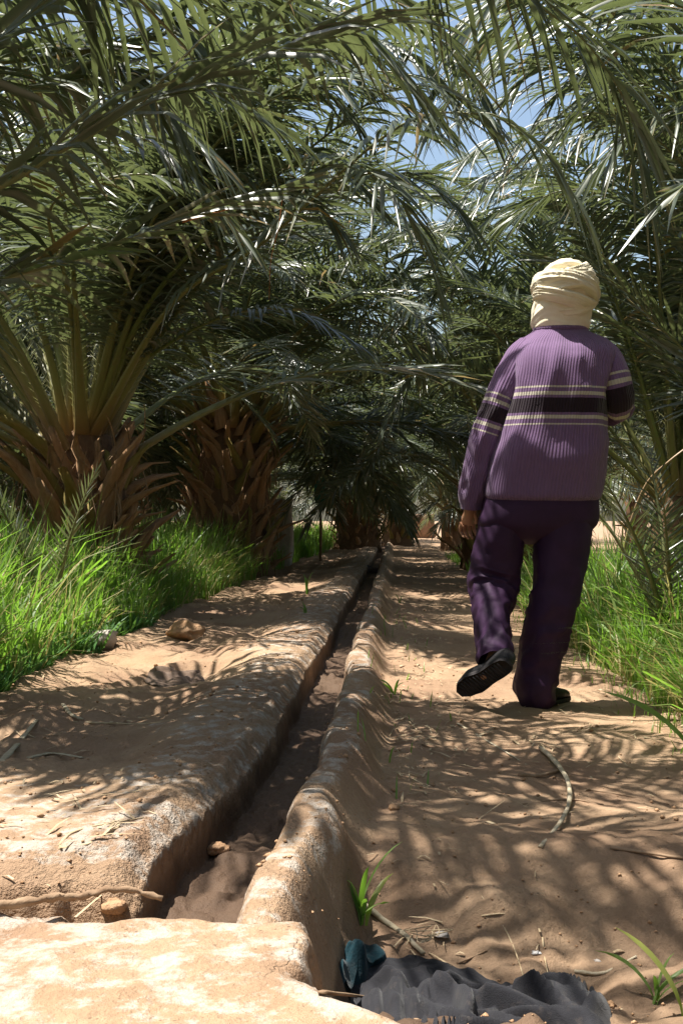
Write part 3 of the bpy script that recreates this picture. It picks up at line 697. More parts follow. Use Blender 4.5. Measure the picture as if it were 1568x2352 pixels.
# low broad-leaved weeds at the foot of the left bed
n = 2600; yv = rs.uniform(4.3, 7.5, n); s = -1.56 - .28 * rs.random(n) + .1 * noise(yv * 2.3, -3.0)
blades("clover", s + SL * yv, yv, rs.uniform(.05, .17, n), WEED, .016, (0, .8), rs)
# sparse blades along the path edges
n = 600; yv = rs.uniform(2.9, 9, n); s = np.where(rs.random(n) < .1, .02 + .09 * rs.normal(0, 1, n), 1.02 + .08 * rs.normal(0, 1, n))
blades("weed_fringe", s + SL * yv, yv, rs.uniform(.03, .10, n), GRASS, .005, (0, .5), rs)
# straw and leaf litter
n = 8500; yv = 1.7 + 9 * rs.random(n)**1.8; s = np.where(rs.random(n) < .35, np.abs(rs.normal(0, .14, n)) + .0, rs.uniform(-1.6, 1.15, n))
ok = ~((s > -.5) & (s < -.06)) & (yv > 1.9) & ~((yv < 2.9) & (s > -.1) & (rs.random(n) < .85)) & (rs.random(n) < np.clip(.25 + .9 * fbm(s * 4, yv * 3, 9), .05, 1)); s, yv = s[ok], yv[ok]; n = len(s)
xx = s + SL * yv; zz = height(s, yv)[0]
az = rs.uniform(0, np.pi, n); L = rs.exponential(.022, n) + .006; wv = rs.uniform(.0008, .0028, n); wv = np.where(rs.random(n) < .2, wv * 2.4, wv)
dx = np.stack([np.cos(az), np.sin(az), rs.normal(0, .12, n)], -1) * L[:, None]; wx = np.stack([-np.sin(az), np.cos(az), 0 * az], -1) * wv[:, None]
C = np.stack([xx, yv, zz + .004], -1); V = np.stack([C - dx - wx, C - dx + wx, C + [0, 0, .004] + wx, C + [0, 0, .004] - wx, C + dx + wx * .4, C + dx - wx * .4], 1).reshape(-1, 3)
o = (np.arange(n) * 6)[:, None, None]
tag(obj("straw_litter", mesh("straw_litter", V, [(np.array([[0, 1, 2, 3], [3, 2, 4, 5]])[None] + o).reshape(-1, 4)], STRAW)), kind="stuff")
# crumbs of earth
def lump(seed, sub=2, flat=.7, amp=.35):
    rs2 = np.random.default_rng(seed); n, m = 10 * sub, 7 * sub
    th = np.linspace(0, np.pi, m); ph = np.linspace(0, 2 * np.pi, n, endpoint=False)
    D = np.stack([np.sin(th)[:, None] * np.cos(ph), np.sin(th)[:, None] * np.sin(ph), np.broadcast_to(np.cos(th)[:, None], (m, n))], -1).reshape(-1, 3)
    r = 1 + amp * fbm(D[:, 0] * 1.6 + seed, D[:, 1] * 1.6, D[:, 2] * 1.6, 4) * 1.6
    r = np.round(r * 9) / 9 * .35 + r * .65
    return D * r[:, None] * [1, .85, flat], [grid_faces(m, n, True)]
n = 3600; yv = 1.65 + 8 * rs.random(n)**1.8; s = rs.uniform(-1.6, 1.2, n); r = .002 + rs.exponential(.0019, n)
ok = ~((s > -.45) & (s < -.25)) & ~((yv < 1.95) & (s < .1)); s, yv, r = s[ok], yv[ok], r[ok]; n = len(s)
lv, lf = lump(3, 1)[0][10:-10], None
base = np.array([[1, 0, 0], [-.5, .9, 0], [-.5, -.8, 0], [.1, 0, .8], [.1, 0, -.8], [.6, .7, .2]]) * [1, 1, .8]
tf = np.array([[0, 5, 3], [5, 1, 3], [1, 2, 3], [2, 0, 3], [5, 0, 4], [1, 5, 4], [2, 1, 4], [0, 2, 4]])
az = rs.uniform(0, 6.28, n); ca, sa = np.cos(az), np.sin(az)
bx = base[None] * r[:, None, None]; V = np.stack([bx[..., 0] * ca[:, None] - bx[..., 1] * sa[:, None], bx[..., 0] * sa[:, None] + bx[..., 1] * ca[:, None], bx[..., 2]], -1)
V = V + np.stack([s + SL * yv, yv, height(s, yv)[0] + r * .4], -1)[:, None]
tag(obj("earth_crumbs", mesh("earth_crumbs", V.reshape(-1, 3), [(tf[None] + (np.arange(n) * 6)[:, None, None]).reshape(-1, 3)], CLOD)), kind="stuff")

# ------------------------------------------------------------------ things lying about
def ground_pt(u, v):
    """where the sight line through (u, v) meets the terrain"""
    d = np.arange(1.25, 40, .004); p = np.stack([(u - U0) / F * d, d, CZ + (HZ - v) / F * d], -1)
    z = height(p[:, 0] - SL * p[:, 1], p[:, 1])[0]; i = int(np.argmax(p[:, 2] <= z)); return p[i]
def stick(name, pix, r, label, cat, mat, flat=1.0, lift=None, n=14, jag=.25, taper=.6, group=None, seed=0):
    pts = np.array([ground_pt(*q) if len(q) == 2 else P(*q) for q in pix]); rr = r
    pts[:, 2] += rr * flat * .8
    if lift is not None: pts[:, 2] += np.asarray(lift)
    pts = catmull(pts, n); c = pts[0].copy()
    rad = rr * np.linspace(1, taper, n)
    V, fs = tube(pts - c, rad, rad * flat, 7, jag=jag, seed=seed)
    o = obj(name, mesh(name, V, fs, mat, smooth=True), loc=c); return tag(o, label, cat, group)
stick("palm_stalk", [(1240, 1722), (1268, 1755), (1298, 1800), (1308, 1845), (1290, 1895), (1240, 1950)], .0085, "long curved pale palm stalk lying on the path in the right foreground", "stalk", PALEWOOD, .8, [0, .012, .015, .012, .008, 0], 22)
stick("dry_leaf_strip", [(1050, 1662), (1115, 1700), (1165, 1730), (1208, 1757)], .005, "thin straight dry leaf strip on the path beside the curved stalk", "leaf strip", PALEWOOD, .3)
stick("twig", [(1192, 1784), (1235, 1786), (1285, 1772)], .007, "short dark twig touching the curved stalk on the path", "twig", WOOD, .9)
stick("twig", [(1200, 1850), (1300, 1838), (1385, 1850)], .004, "thin twig lying across the path behind the curved stalk", "twig", WOOD, .8)
stick("twig", [(1345, 1815), (1430, 1828), (1535, 1850)], .004, "long thin twig at the right edge of the path", "twig", WOOD, .8)
stick("twig", [(1400, 1950), (1450, 1958), (1568, 1975)], .006, "dark twig at the right edge on the shelf of the path", "twig", WOOD, .8)
stick("dry_leaf_strip", [(5, 1750), (38, 1712), (85, 1655)], .012, "broad dry leaf strip on the left ground at the picture edge", "leaf strip", PALEWOOD, .2, n=10)
stick("dry_leaf_strip", [(70, 1742), (120, 1732), (190, 1742)], .011, "short pale leaf strip lying on the lit left bank", "leaf strip", PALEWOOD, .3)
stick("stalk", [(145, 1622), (165, 1645), (190, 1655)], .009, "short pale curved stalk on the left ground", "stalk", PALEWOOD, .7)
stick("stalk", [(170, 1660), (260, 1663), (340, 1664), (400, 1655)], .004, "long thin straw stalk on the left ground", "stalk", STRAW, .8)
stick("straw", [(135, 1945), (165, 1915), (230, 1897), (330, 1880)], .004, "upper straw of the bent pair on the left bank", "straw", STRAW, .6)
stick("straw", [(135, 1952), (205, 1940), (250, 1915), (275, 1900)], .0045, "lower thicker straw of the bent pair on the left bank", "straw", STRAW, .6)
stick("dead_branch", [(-60, 2096, 1.74), (60, 2080, 1.76), (150, 2068, 1.78), (200, 2066, 1.785), (250, 2052, 1.79), (310, 2056, 1.80), (373, 2074, 1.80)], .0075, "knobbly bare date stem lying over the side channel at left", "branch", WOOD, 1, None, 34, .6, .55)
stick("wood_strip", [(742, 2290), (840, 2300), (905, 2308), (985, 2372)], .007, "flat brown wooden strip at the bottom edge on the dam", "strip", WOOD, .4, [.004, .006, .006, 0])
stick("stalk", [(838, 2085), (880, 2118), (925, 2150), (972, 2195)], .009, "straight pale stalk leaning beside the dark rag in the hollow", "stalk", PALEWOOD, .7)
stick("twig", [(1318, 2235), (1385, 2238), (1460, 2200)], .005, "bent pale twig lying in the shaded hollow", "twig", PALEWOOD, .8)
stick("twig", [(1050, 2215), (1085, 2200), (1118, 2185)], .003, "tiny thin twig beside the dark rag", "twig", WOOD, .8)
stick("straw", [(1105, 2060), (1150, 2120), (1180, 2180), (1208, 2265)], .0022, "long thin straw running down the shaded slope", "straw", STRAW, .8)
stick("straw", [(1105, 2105), (1150, 2100), (1198, 2103)], .003, "yellow husk straw crossing the long thin one", "straw", STRAW, .6)
stick("straw", [(1245, 2155), (1250, 2200), (1258, 2240)], .002, "short upright straw in the shaded hollow", "straw", STRAW, .8)
stick("straw", [(1350, 1560 + 100), (1420, 1740), (1440, 1760)], .0025, "thin straw near the right hand grass on the path", "straw", STRAW, .8)
for (u, v, rr, lab) in ((425, 1462, .10, "large crumbly clod of earth on the left ground by the grass"), (500, 1957, .024, "rounded clod on the channel floor"),
                        (262, 2088, .022, "broken lump of mud in the mouth of the side channel"), (905, 1858, .013, "small pale bone like clod beside the right rim")):
    p = ground_pt(u, v); V, fs = lump(int(u), 3, .62); o = obj("clod", mesh("clod", V * rr, fs, CLOD, smooth=True), loc=p + [0, 0, rr * .25]); tag(o, lab, "clod")
p = ground_pt(225, 1485); V, fs = lump(9, 2, .6); tag(obj("rock", mesh("rock", V * .1, fs, STONE, smooth=False), loc=p + [0, 0, .03]), "whitish rock half under the grass at the left bed edge", "rock")
for (u, v, rr, lab) in ((1232, 2192, .011, "larger white scrap in the shaded hollow"), (1205, 2275, .010, "white scrap beside the dark rag"), (1012, 2150, .016, "dull flat stone chip above the dark rag"), (1372, 2210, .009, "grey stone chip in the shaded hollow at right")):
    p = ground_pt(u, v); V, fs = lump(int(v), 1, .25, .6); tag(obj("scrap", mesh("scrap", V * rr, fs, PAPER if "white" in lab else STONE), loc=p + [0, 0, .003]), lab, "scrap")

# cloth piles
def cloth_material(name, a, b, weave=900, sheen=.3):
    m = NT(name); p = m.objc(); f = m.noise(p, 14, 4); w = m.n("ShaderNodeTexVoronoi"); m.put(w.inputs["Vector"], p); w.inputs["Scale"].default_value = weave / 2.2
    col = m.mix(m.rng(f, .3, .7), a, b); col = m.mix(m.math('MULTIPLY', m.rng(m.noise(p, 45, 4, .7), .55, .75), .16), col, (.18, .14, .11))
    return m.done(m.bsdf(col, .9, .15, m.bump(w.outputs["Distance"], .3, .002), sheen))
BLACKCLOTH = cloth_material("charcoal woven cloth", (.014, .014, .017), (.028, .028, .033), 900, .1)
TEALCLOTH = cloth_material("teal terry cloth", (.003, .016, .022), (.008, .036, .048), 500, .1)
BROWNCLOTH = cloth_material("dusty brown cloth", (.10, .065, .045), (.17, .12, .09), 600, .1)
def cloth(name, outline, hfun, label, mat, nu=150, nv=90, cat="cloth"):
    """outline: pixel polygon (convex-ish, star-shaped) on the ground; sheet raised by folds"""
    pl = np.array([q if len(q) == 3 and q[1] < 60 else ground_pt(*q) for q in outline])[:, :2]; c = pl.mean(0)
    a = np.linspace(0, 2 * np.pi, nu, endpoint=False); loop = catmull(np.vstack([np.c_[pl, 0 * pl[:, 0]], [[*pl[0], 0]]]), nu + 1)[:-1, :2]
    t = np.linspace(0, 1, nv)[:, None, None]; g = c + (loop[None] - c) * t
    z0 = height(g[..., 0] - SL * g[..., 1], g[..., 1])[0]
    z = np.minimum(z0, np.percentile(z0, 45) + .012) + hfun(g[..., 0], g[..., 1], t[..., 0])
    V = np.dstack([g, z]).reshape(-1, 3); o = np.array([*c, 0])
    return tag(obj(name, mesh(name, V - o, [grid_faces(nv, nu, True)], mat, smooth=True), loc=o), label, cat)
def ridges(x, y, c, ex, ey, n, sd, A, w, ang):
    """height of n rounded fold ridges scattered over an ellipse (ex, ey) about c"""
    r_ = np.random.default_rng(sd); out = np.zeros_like(x)
    for k in range(n):
        p = np.array(c) + [r_.uniform(-1, 1) * ex, r_.uniform(-1, 1) * ey]; a = r_.normal(*ang); L = r_.uniform(.35, .9) * max(ex, ey) * .8; kv = r_.normal(0, 2.2) / L * .5
        t = np.linspace(-1, 1, 70) * L; th = a + kv * t; pts = p + np.stack([np.cumsum(np.cos(th)), np.cumsum(np.sin(th))], -1) * (t[1] - t[0]) - [np.cos(a) * L, np.sin(a) * L]
        d = np.full(x.shape, 9.0); hh = np.zeros_like(x)
        for q, tt in zip(pts, t):
            dd = np.hypot(x - q[0], y - q[1]); m_ = dd < d; d = np.where(m_, dd, d); hh = np.where(m_, np.cos(tt / L * 1.5), hh)
        wk = w * r_.uniform(.7, 1.3); v = A * r_.uniform(.55, 1.1) * hh * np.exp(-(d / wk)**2.6)
        out = np.maximum(out, v) + .06 * np.minimum(out, v)
    return out
def hb(x, y, t):
    e = np.sqrt(np.clip(1 - t**4, 0, 1))
    return .006 + e * (.006 + .006 * noise(x * 12, y * 12, 2) + .022 * np.exp(-((x - .40)**2 + (y - 1.90)**2) / .002) + ridges(x, y, (.24, 1.9), .26, .17, 30, 3, .055, .0135, (-.35, .6)))
cloth("black_rag", [(800, 2262), (830, 2225), (930, 2205), (1010, 2215), (1110, 2250), (1180, 2278), (1260, 2292), (1330, 2296), (1385, 2316), (1405, 2370), (1350, 2450), (1100, 2480), (930, 2440), (850, 2330)], hb,
      "crumpled charcoal black cloth lying in the hollow at the bottom right", BLACKCLOTH, 220, 120)
TC = ground_pt(800, 2205)
def ht(x, y, t): return .006 + np.sqrt(np.clip(1 - t**4, 0, 1)) * (.02 + ridges(x, y, TC[:2], .06, .06, 12, 8, .036, .013, (.3, .9)))
cloth("teal_rag", [(762, 2262), (778, 2205), (800, 2180), (840, 2180), (880, 2195), (884, 2215), (850, 2232), (838, 2262), (800, 2285)], ht, "dark teal towelling rag bunched against the foot of the right rim", TEALCLOTH, 110, 60)
BC = ground_pt(405, 1555)
def hg(x, y, t): return .005 + np.sqrt(np.clip(1 - t**4, 0, 1)) * (.006 + ridges(x, y, BC[:2], .15, .1, 9, 5, .03, .016, (.1, .5)))
cloth("brown_rag", [(330, 1565), (350, 1545), (420, 1532), (460, 1540), (475, 1565), (420, 1572)], hg, "flat brown rag lying on the shaded left ground", BROWNCLOTH, 90, 40)
cloth("dark_bundle", [P(820, 1240, 16.5), P(832, 1240, 16.8), P(860, 1240, 16.8), P(870, 1240, 16.5), P(845, 1240, 16.3)], lambda x, y, t: .01 + np.sqrt(np.clip(1 - t**4, 0, 1)) * (.06 + .03 * noise(x * 9, y * 5)), "small dark purple bundle far down the left bank by the channel", DARKRAG, 40, 16, "bundle")
# thread tangle on the cloth
p0 = ground_pt(990, 2225); pts = [p0 + [0, 0, .06]]
r2 = np.random.default_rng(5)
for k in range(16): pts.append(pts[0] + np.array([r2.normal(0, .025), r2.normal(0, .02), abs(r2.normal(0, .012)) - .002]))
V, fs = tube(catmull(np.array(pts), 90) - p0, .0011, n=5); tag(obj("straw_tangle", mesh("straw_tangle", V, fs, STRAW), loc=p0), "tangle of thin dry roots lying on the black cloth", "straw")

# separate grass plants
def tuft(u, v, hs, label, seed, w=.009, spread=.5, p=None):
    r = np.random.default_rng(seed); p = ground_pt(u, v) if p is None else p; parts = []
    t = empty("grass_plant", p, label, "grass plant")
    for i, h in enumerate(hs):
        a = r.uniform(0, 6.28) if i > 1 else (2.6, .2)[i]; q = np.linspace(0, 1, 9); out = h * spread * r.uniform(.3, 1.2)
        c = np.stack([math.cos(a) * out * q**1.6, math.sin(a) * out * .6 * q**1.6, h * (q - .42 * r.uniform(.2, 1) * q**3)], -1) + [r.normal(0, .006), r.normal(0, .006), -.005]
        T = unit(np.gradient(c, axis=0)); W = unit(np.cross(T, [math.cos(a), math.sin(a), .2])); N = np.cross(W, T)
        ww = w * np.interp(q, [0, .3, .7, 1], [.5, 1, .8, .03])[:, None]
        V = np.stack([c - W * ww, c - N * ww * .35, c + W * ww], 1).reshape(-1, 3)
        obj("blade", mesh("blade", V, [grid_faces(9, 3)], GRASS, dict(q=np.repeat(q * .7, 3)), True), t)
    return t
tuft(826, 2118, [.22, .21, .14, .17, .09, .07, .12, .1], "green grass plant with spreading blades at the foot of the right rim", 1, .0062, .75)
tuft(705, 1365, [.22, .28, .2, .12], "dark upright grass plant on the left bank beside the channel", 2, .012, .25)
tuft(700, 1408, [.1, .08, .06, .07, .05, .09], "small low grass plant on the left bank lip", 3, .005, .7)
tuft(1600, 1770, [.3, .32, .22, .18], "broad bladed grass plant at the right edge of the path", 4, .014, .9)
tuft(1505, 2300, [.13, .12, .1, .08, .08], "grass plant in the shaded hollow at the right edge", 5, .005, .9)
tuft(1590, 2330, [.16, .13, .12, .1], "lowest grass plant cut by the right edge of the picture", 6, .008, .9)
tuft(905, 1595, [.1, .08, .09, .06, .07], "little weed on the path beside the right rim", 7, .006, .9)
tuft(918, 1385, [.12, .1, .08], "small grass plant at the outer foot of the right rim", 8, .007, .5)

# orange dry leaflet on the second stalk, dry strand, brown stems
def strand(name, pix, r, label, cat, mat, flat=1., n=16, taper=.3):
    pts = catmull([P(*q) for q in pix], n); c = pts[0].copy(); rr = r * np.linspace(1, taper, n)
    V, fs = tube(pts - c, rr, rr * flat, 6); return tag(obj(name, mesh(name, V, fs, mat, smooth=True), loc=c), label, cat)
strand("dry_leaflet", [(420, 510, 3.93), (500, 487, 3.98), (580, 466, 4.05), (655, 438, 4.1)], .011, "single orange dried leaflet caught on a green frond at upper left", "leaflet", ORANGE, .25)
strand("dry_strand", [(650, 440, 4.1), (640, 520, 4.1), (622, 600, 4.1), (618, 690, 4.1)], .004, "thin dry strand hanging under the orange leaflet", "strand", ORANGE, .5)
strand("dead_stalk", [(1395, 1430, 8.4), (1435, 1250, 8.4), (1480, 1120, 8.3), (1535, 1060, 8.2), (1600, 1010, 8.2)], .035, "brown dead frond stalk sticking up beside the man on the right", "stalk", DEADRACHIS, .5)

# small far things at the end of the grove
def block(name, u0, u1, v0, v1, d, depth, label, cat, mat, seed=0):
    a, b = P(u0, v1, d), P(u1, v0, d); c = (a + b) / 2; L = np.array([(b[0] - a[0]) / 2, depth / 2, (b[2] - a[2]) / 2])
    g = np.linspace(-1, 1, 9); th = np.linspace(0, 2 * np.pi, 28, endpoint=False); V = []
    for z in np.linspace(-1, 1, 9):
        e = 1 - .12 * max(0, abs(z) - .6) / .4; ct, st = np.cos(th), np.sin(th)
        x_ = np.sign(ct) * np.abs(ct)**.35; y_ = np.sign(st) * np.abs(st)**.35
        V.append(np.stack([x_ * e, y_ * e, 0 * th + z], -1))
    V = np.vstack(V); V = V * (1 + .10 * noise(V[:, 0] * 2 + seed, V[:, 1] * 2, V[:, 2] * 2))[:, None] * L
    n = 28; V = np.vstack([V, [[0, 0, L[2]]]]); j = np.arange(n); top = np.stack([8 * n + j, 8 * n + (j + 1) % n, np.full(n, 9 * n)], -1)
    return tag(obj(name, mesh(name, V, [grid_faces(9, n, True), top], mat, smooth=False), loc=c), label, cat)
block("mud_wall", 880, 1000, 1182, 1238, 48, .6, "low reddish mud wall across the far end of the path", "wall", MUD2, 1)
block("white_sack", 925, 945, 1170, 1184, 48, .3, "white sack lying on top of the far mud wall", "sack", PAPER, 2)
block("mud_brick", 618, 672, 1150, 1300, 17.5, .4, "pale mud block lying behind the grass in the left background", "block", STONE, 3)
gs = block("green_sheet", 722, 748, 1098, 1158, 19, .25, "green plastic sheet bunched on a stake beside the far trunk", "sheet", TEALP, 4)
V, fs = tube(np.array([[0, 0, .1], [.01, 0, -.6], [0, .01, -1.4]]), .025, n=6); obj("stake", mesh("stake", V, fs, WOOD, smooth=True), gs)

# ------------------------------------------------------------------ the man
DM = 4.73
def knit_material():
    m = NT("purple rib knit"); st = m.attr("stripe"); t = m.rng(st, 880, 1000)
    pu, be, dk = (.170, .100, .200), (.50, .46, .37), (.016, .008, .012)
    v = lambda p: (p - 880) / 120
    col = m.ramp(t, [(0, pu), (v(894), be), (v(898), pu), (v(907), be), (v(915), pu), (v(921), dk), (v(954), pu), (v(960), be), (v(968), pu), (v(978), be), (v(981.5), pu)], 'CONSTANT')
    col = m.mix(m.rng(m.noise(m.objc(), 30, 4), .3, .7), m.mix(.12, col, (.04, .02, .05)), col)
    rib = m.attr("rib"); w = m.math('SINE', m.math('MULTIPLY', rib, 2 * math.pi / .0108))
    n = m.bump(w, .4, .003); n = m.bump(m.noise(m.objc(), 300, 3), .4, .002, n)
    col = m.mix(m.rng(w, -.9, -.2, .22, 0), col, m.mix(.7, col, (.03, .015, .04)))
    return m.done(m.bsdf(col, .85, .2, n, .15))
KNIT = knit_material()
TROUS = (lambda m: m.done(m.bsdf(m.mix(m.rng(m.noise(m.objc(), 12, 3), .3, .7), (.028, .011, .034), (.042, .017, .051)), .65, .2, m.bump(m.noise(m.objc(), 420, 2), .25, .002), 0)))(NT("dark purple trouser cloth"))
TURB = (lambda m: m.done(m.bsdf(m.mix(m.rng(m.noise(m.objc(), 25, 4), .3, .7), (.74, .66, .47), (.82, .75, .58)), .85, .2, m.bump(m.noise(m.objc(), 350, 2), .3, .002), .1)))(NT("cream turban cotton"))
SKIN = plain("brown skin", (.30, .15, .085), (.36, .19, .11), 20, .5, .4, .2, 200, .001)
SHOE = plain("black shoe", (.008, .007, .008), (.016, .014, .015), 20, .55, .4)
SOLE = plain("worn grey sole", (.022, .019, .02), (.05, .045, .045), 16, .8, .2, .6, 90, .004)
man = empty("person", (P(1230, 1622, DM)[0], DM, 0.0), "man walking away in a purple striped sweater, dark purple trousers and cream turban", "person")
ML = np.array(man.location)
def loft(rings, attr_s=None, seedn=0, fold=0.0, ffreq=(12, 2.0), name="", mat=None, parent=man, n=72, caps=(False, False), knit=False):
    """rings: list of (center, ax, ay, rx, ry, exponent); resampled smoothly"""
    C = catmull([r[0] for r in rings], 70); R = catmull([[r[3], r[4], r[5]] for r in rings], 70)
    AX = unit(catmull([r[1] for r in rings], 70)); AY = unit(catmull([r[2] for r in rings], 70))
    a = np.linspace(0, 2 * np.pi, n + 1) + math.pi / 2                       # seam at +ay (front)
    ca, sa = np.cos(a), np.sin(a); e = 2 / R[:, 2:3]
    X = np.sign(ca) * np.abs(ca)**e * R[:, :1]; Yv = np.sign(sa) * np.abs(sa)**e * R[:, 1:2]
    V = C[:, None] + X[..., None] * AX[:, None] + Yv[..., None] * AY[:, None]
    al = np.concatenate([[0], np.cumsum(np.linalg.norm(np.diff(C, axis=0), axis=1))])
    rib = np.cumsum(np.concatenate([np.zeros((70, 1)), np.linalg.norm(np.diff(V, axis=1), axis=2)], 1), 1)
    rib = rib[35:36] * np.ones((70, 1))
    if fold is not None:
        D = unit(V - C[:, None]); ang = a[None, :]
        amp = fold if np.ndim(fold) == 0 else np.interp(np.linspace(0, 1, 70), np.linspace(0, 1, len(fold)), fold)[:, None]
        f1 = noise(al[:, None] * ffreq[0] + .8 * np.sin(ang + seedn), np.cos(ang) * ffreq[1] + seedn, np.sin(ang) * ffreq[1])
        f2 = noise(al[:, None] * ffreq[0] * 2.3 + 1.2 * np.cos(ang), np.cos(ang) * ffreq[1] * 1.7, np.sin(ang) * ffreq[1] * 1.7 + seedn)
        f = (1 - 2 * np.abs(f1)) * .7 + (1 - 2 * np.abs(f2)) * .4
        V = V + D * (amp * f)[..., None]
    attrs = {}
    if knit: attrs = dict(rib=rib.ravel(), stripe=(attr_s(C, al)[:, None] * np.ones((1, n + 1))).ravel())
    me = mesh(name, V.reshape(-1, 3) - ML, [grid_faces(70, n + 1)], mat, attrs, True)
    o = obj(name, me, parent); return o, V
X3, Y3, Z3 = np.array([1., 0, 0]), np.array([0, 1., 0]), np.array([0, 0, 1.])
def body_ring(ul, ur, v, dep, dy, ex=2.5):
    d = DM + dy; a, b = P(ul, v, d), P(ur, v, d); return ((a + b) / 2, X3, Y3, (b[0] - a[0]) / 2, dep, ex)
torso = [body_ring(1120, 1366, 1152, .135, .01), body_ring(1113, 1375, 1142, .145, .0), body_ring(1113, 1380, 1115, .15, .0), body_ring(1126, 1386, 1050, .155, -.005), body_ring(1146, 1388, 980, .15, .0),
         body_ring(1166, 1390, 900, .15, .01), body_ring(1173, 1398, 845, .148, .02, 2.4), body_ring(1176, 1406, 812, .135, .035, 2.3), body_ring(1186, 1400, 792, .115, .05, 2.2),
         body_ring(1202, 1382, 777, .098, .06, 2.1), body_ring(1218, 1358, 766, .085, .068, 2), body_ring(1226, 1346, 758, .078, .072, 2), body_ring(1230, 1342, 752, .072, .074, 2)]
zpx = lambda C, al: HZ - (C[:, 2] - CZ) / DM * F
sweater, _ = loft(torso, zpx, 3, [.0, .006, .014, .015, .013, .010, .005, .0], (4, 3.2), "sweater", KNIT, knit=True)
sweater["label"] = "purple rib knit sweater with cream and dark brown stripes"
col_pts = np.array([P(1286, 757, DM + .072) + np.array([.066 * s_ * 1.62 * np.cos(t_) * .98, .082 * np.sin(t_), .004 * np.sin(t_)]) for s_ in (1,) for t_ in np.linspace(0, 2 * np.pi, 40)])
V, fs = tube(col_pts - ML, .009, .011, 8); obj("collar", mesh("collar", V, fs, KNIT, dict(stripe=np.zeros(len(V)), rib=np.arange(len(V)) * .002), True), sweater)
def limb(pix, radii, ry=None, ex=2.2, ref=Y3):
    pts = np.array([P(*p) for p in pix]); T = unit(np.gradient(pts, axis=0)); out = []
    for k in range(len(pts)):
        ax = unit(np.cross(ref, T[k]) if abs(np.dot(ref, T[k])) < .97 else X3); ay = unit(np.cross(T[k], ax))
        if ax[0] < 0: ax, ay = -ax, -ay
        if ay[1] < 0: ay = -ay
        out.append((pts[k], ax, ay, radii[k], (ry or radii)[k], ex))
    return out
def arm_stripe(vref, target=938):
    def f(C, al):
        vv = HZ - (C[:, 2] - CZ) / C[:, 1] * F; i = int(np.argmin(np.abs(vv[:60] - vref))); return target + (al - al[i]) / .001752
    return f
sl1, _ = loft(limb([(1212, 792, DM + .05), (1196, 822, DM + .03), (1168, 880, DM + .01), (1145, 935, DM), (1118, 1000, DM), (1094, 1090, DM + .02), (1083, 1140, DM + .05), (1081, 1168, DM + .06)],
              [.045, .064, .068, .064, .059, .053, .047, .040]), arm_stripe(958), 5, [.0, .004, .007, .010, .010, .009, .012, .003], (11, 1.6), "sleeve", KNIT, sweater, 48, knit=True)
sl2, _ = loft(limb([(1368, 790, DM + .05), (1388, 822, DM + .03), (1402, 865, DM + .01), (1412, 905, DM + .01), (1412, 930, DM + .05), (1404, 940, DM + .12), (1388, 935, DM + .22), (1350, 915, DM + .30)],
              [.045, .062, .068, .066, .066, .060, .052, .042]), arm_stripe(905), 8, [.0, .004, .007, .010, .010, .009, .008, .002], (11, 1.6), "sleeve", KNIT, sweater, 48, knit=True)
# trousers
seat = [body_ring(1116, 1370, 1128, .125, .01), body_ring(1106, 1372, 1165, .135, .005, 2.4), body_ring(1098, 1366, 1205, .13, .01, 2.4), body_ring(1130, 1330, 1235, .10, .03, 2.3), body_ring(1165, 1300, 1250, .05, .04, 2)]
tr, _ = loft(seat, None, 2, [.0, .003, .006, .004, 0], (6, 2.5), "trousers", TROUS)
tr["label"] = "loose dark purple trousers"
loft(limb([(1172, 1150, DM + .01), (1150, 1220, DM + .02), (1140, 1290, DM + .04), (1133, 1338, DM + .04), (1132, 1375, DM - .01), (1130, 1420, DM - .08), (1132, 1470, DM - .17), (1136, 1508, DM - .23), (1137, 1522, DM - .25)],
          [.080, .094, .099, .099, .080, .066, .061, .062, .060], [.11, .115, .11, .10, .085, .085, .08, .078, .07]), None, 4, [.0, .004, .008, .012, .016, .012, .014, .014, .006], (16, 1.0), "trouser_leg", TROUS, tr)
loft(limb([(1292, 1150, DM + .01), (1291, 1220, DM + .01), (1284, 1300, DM), (1274, 1370, DM - .01), (1257, 1440, DM - .01), (1240, 1510, DM), (1230, 1560, DM), (1228, 1590, DM), (1229, 1597, DM + .01)],
          [.114, .114, .103, .092, .086, .085, .084, .080, .075], [.125, .125, .115, .105, .10, .10, .10, .10, .095]), None, 9, [.0, .003, .006, .012, .015, .012, .011, .014, .006], (15, 1.0), "trouser_leg", TROUS, tr)
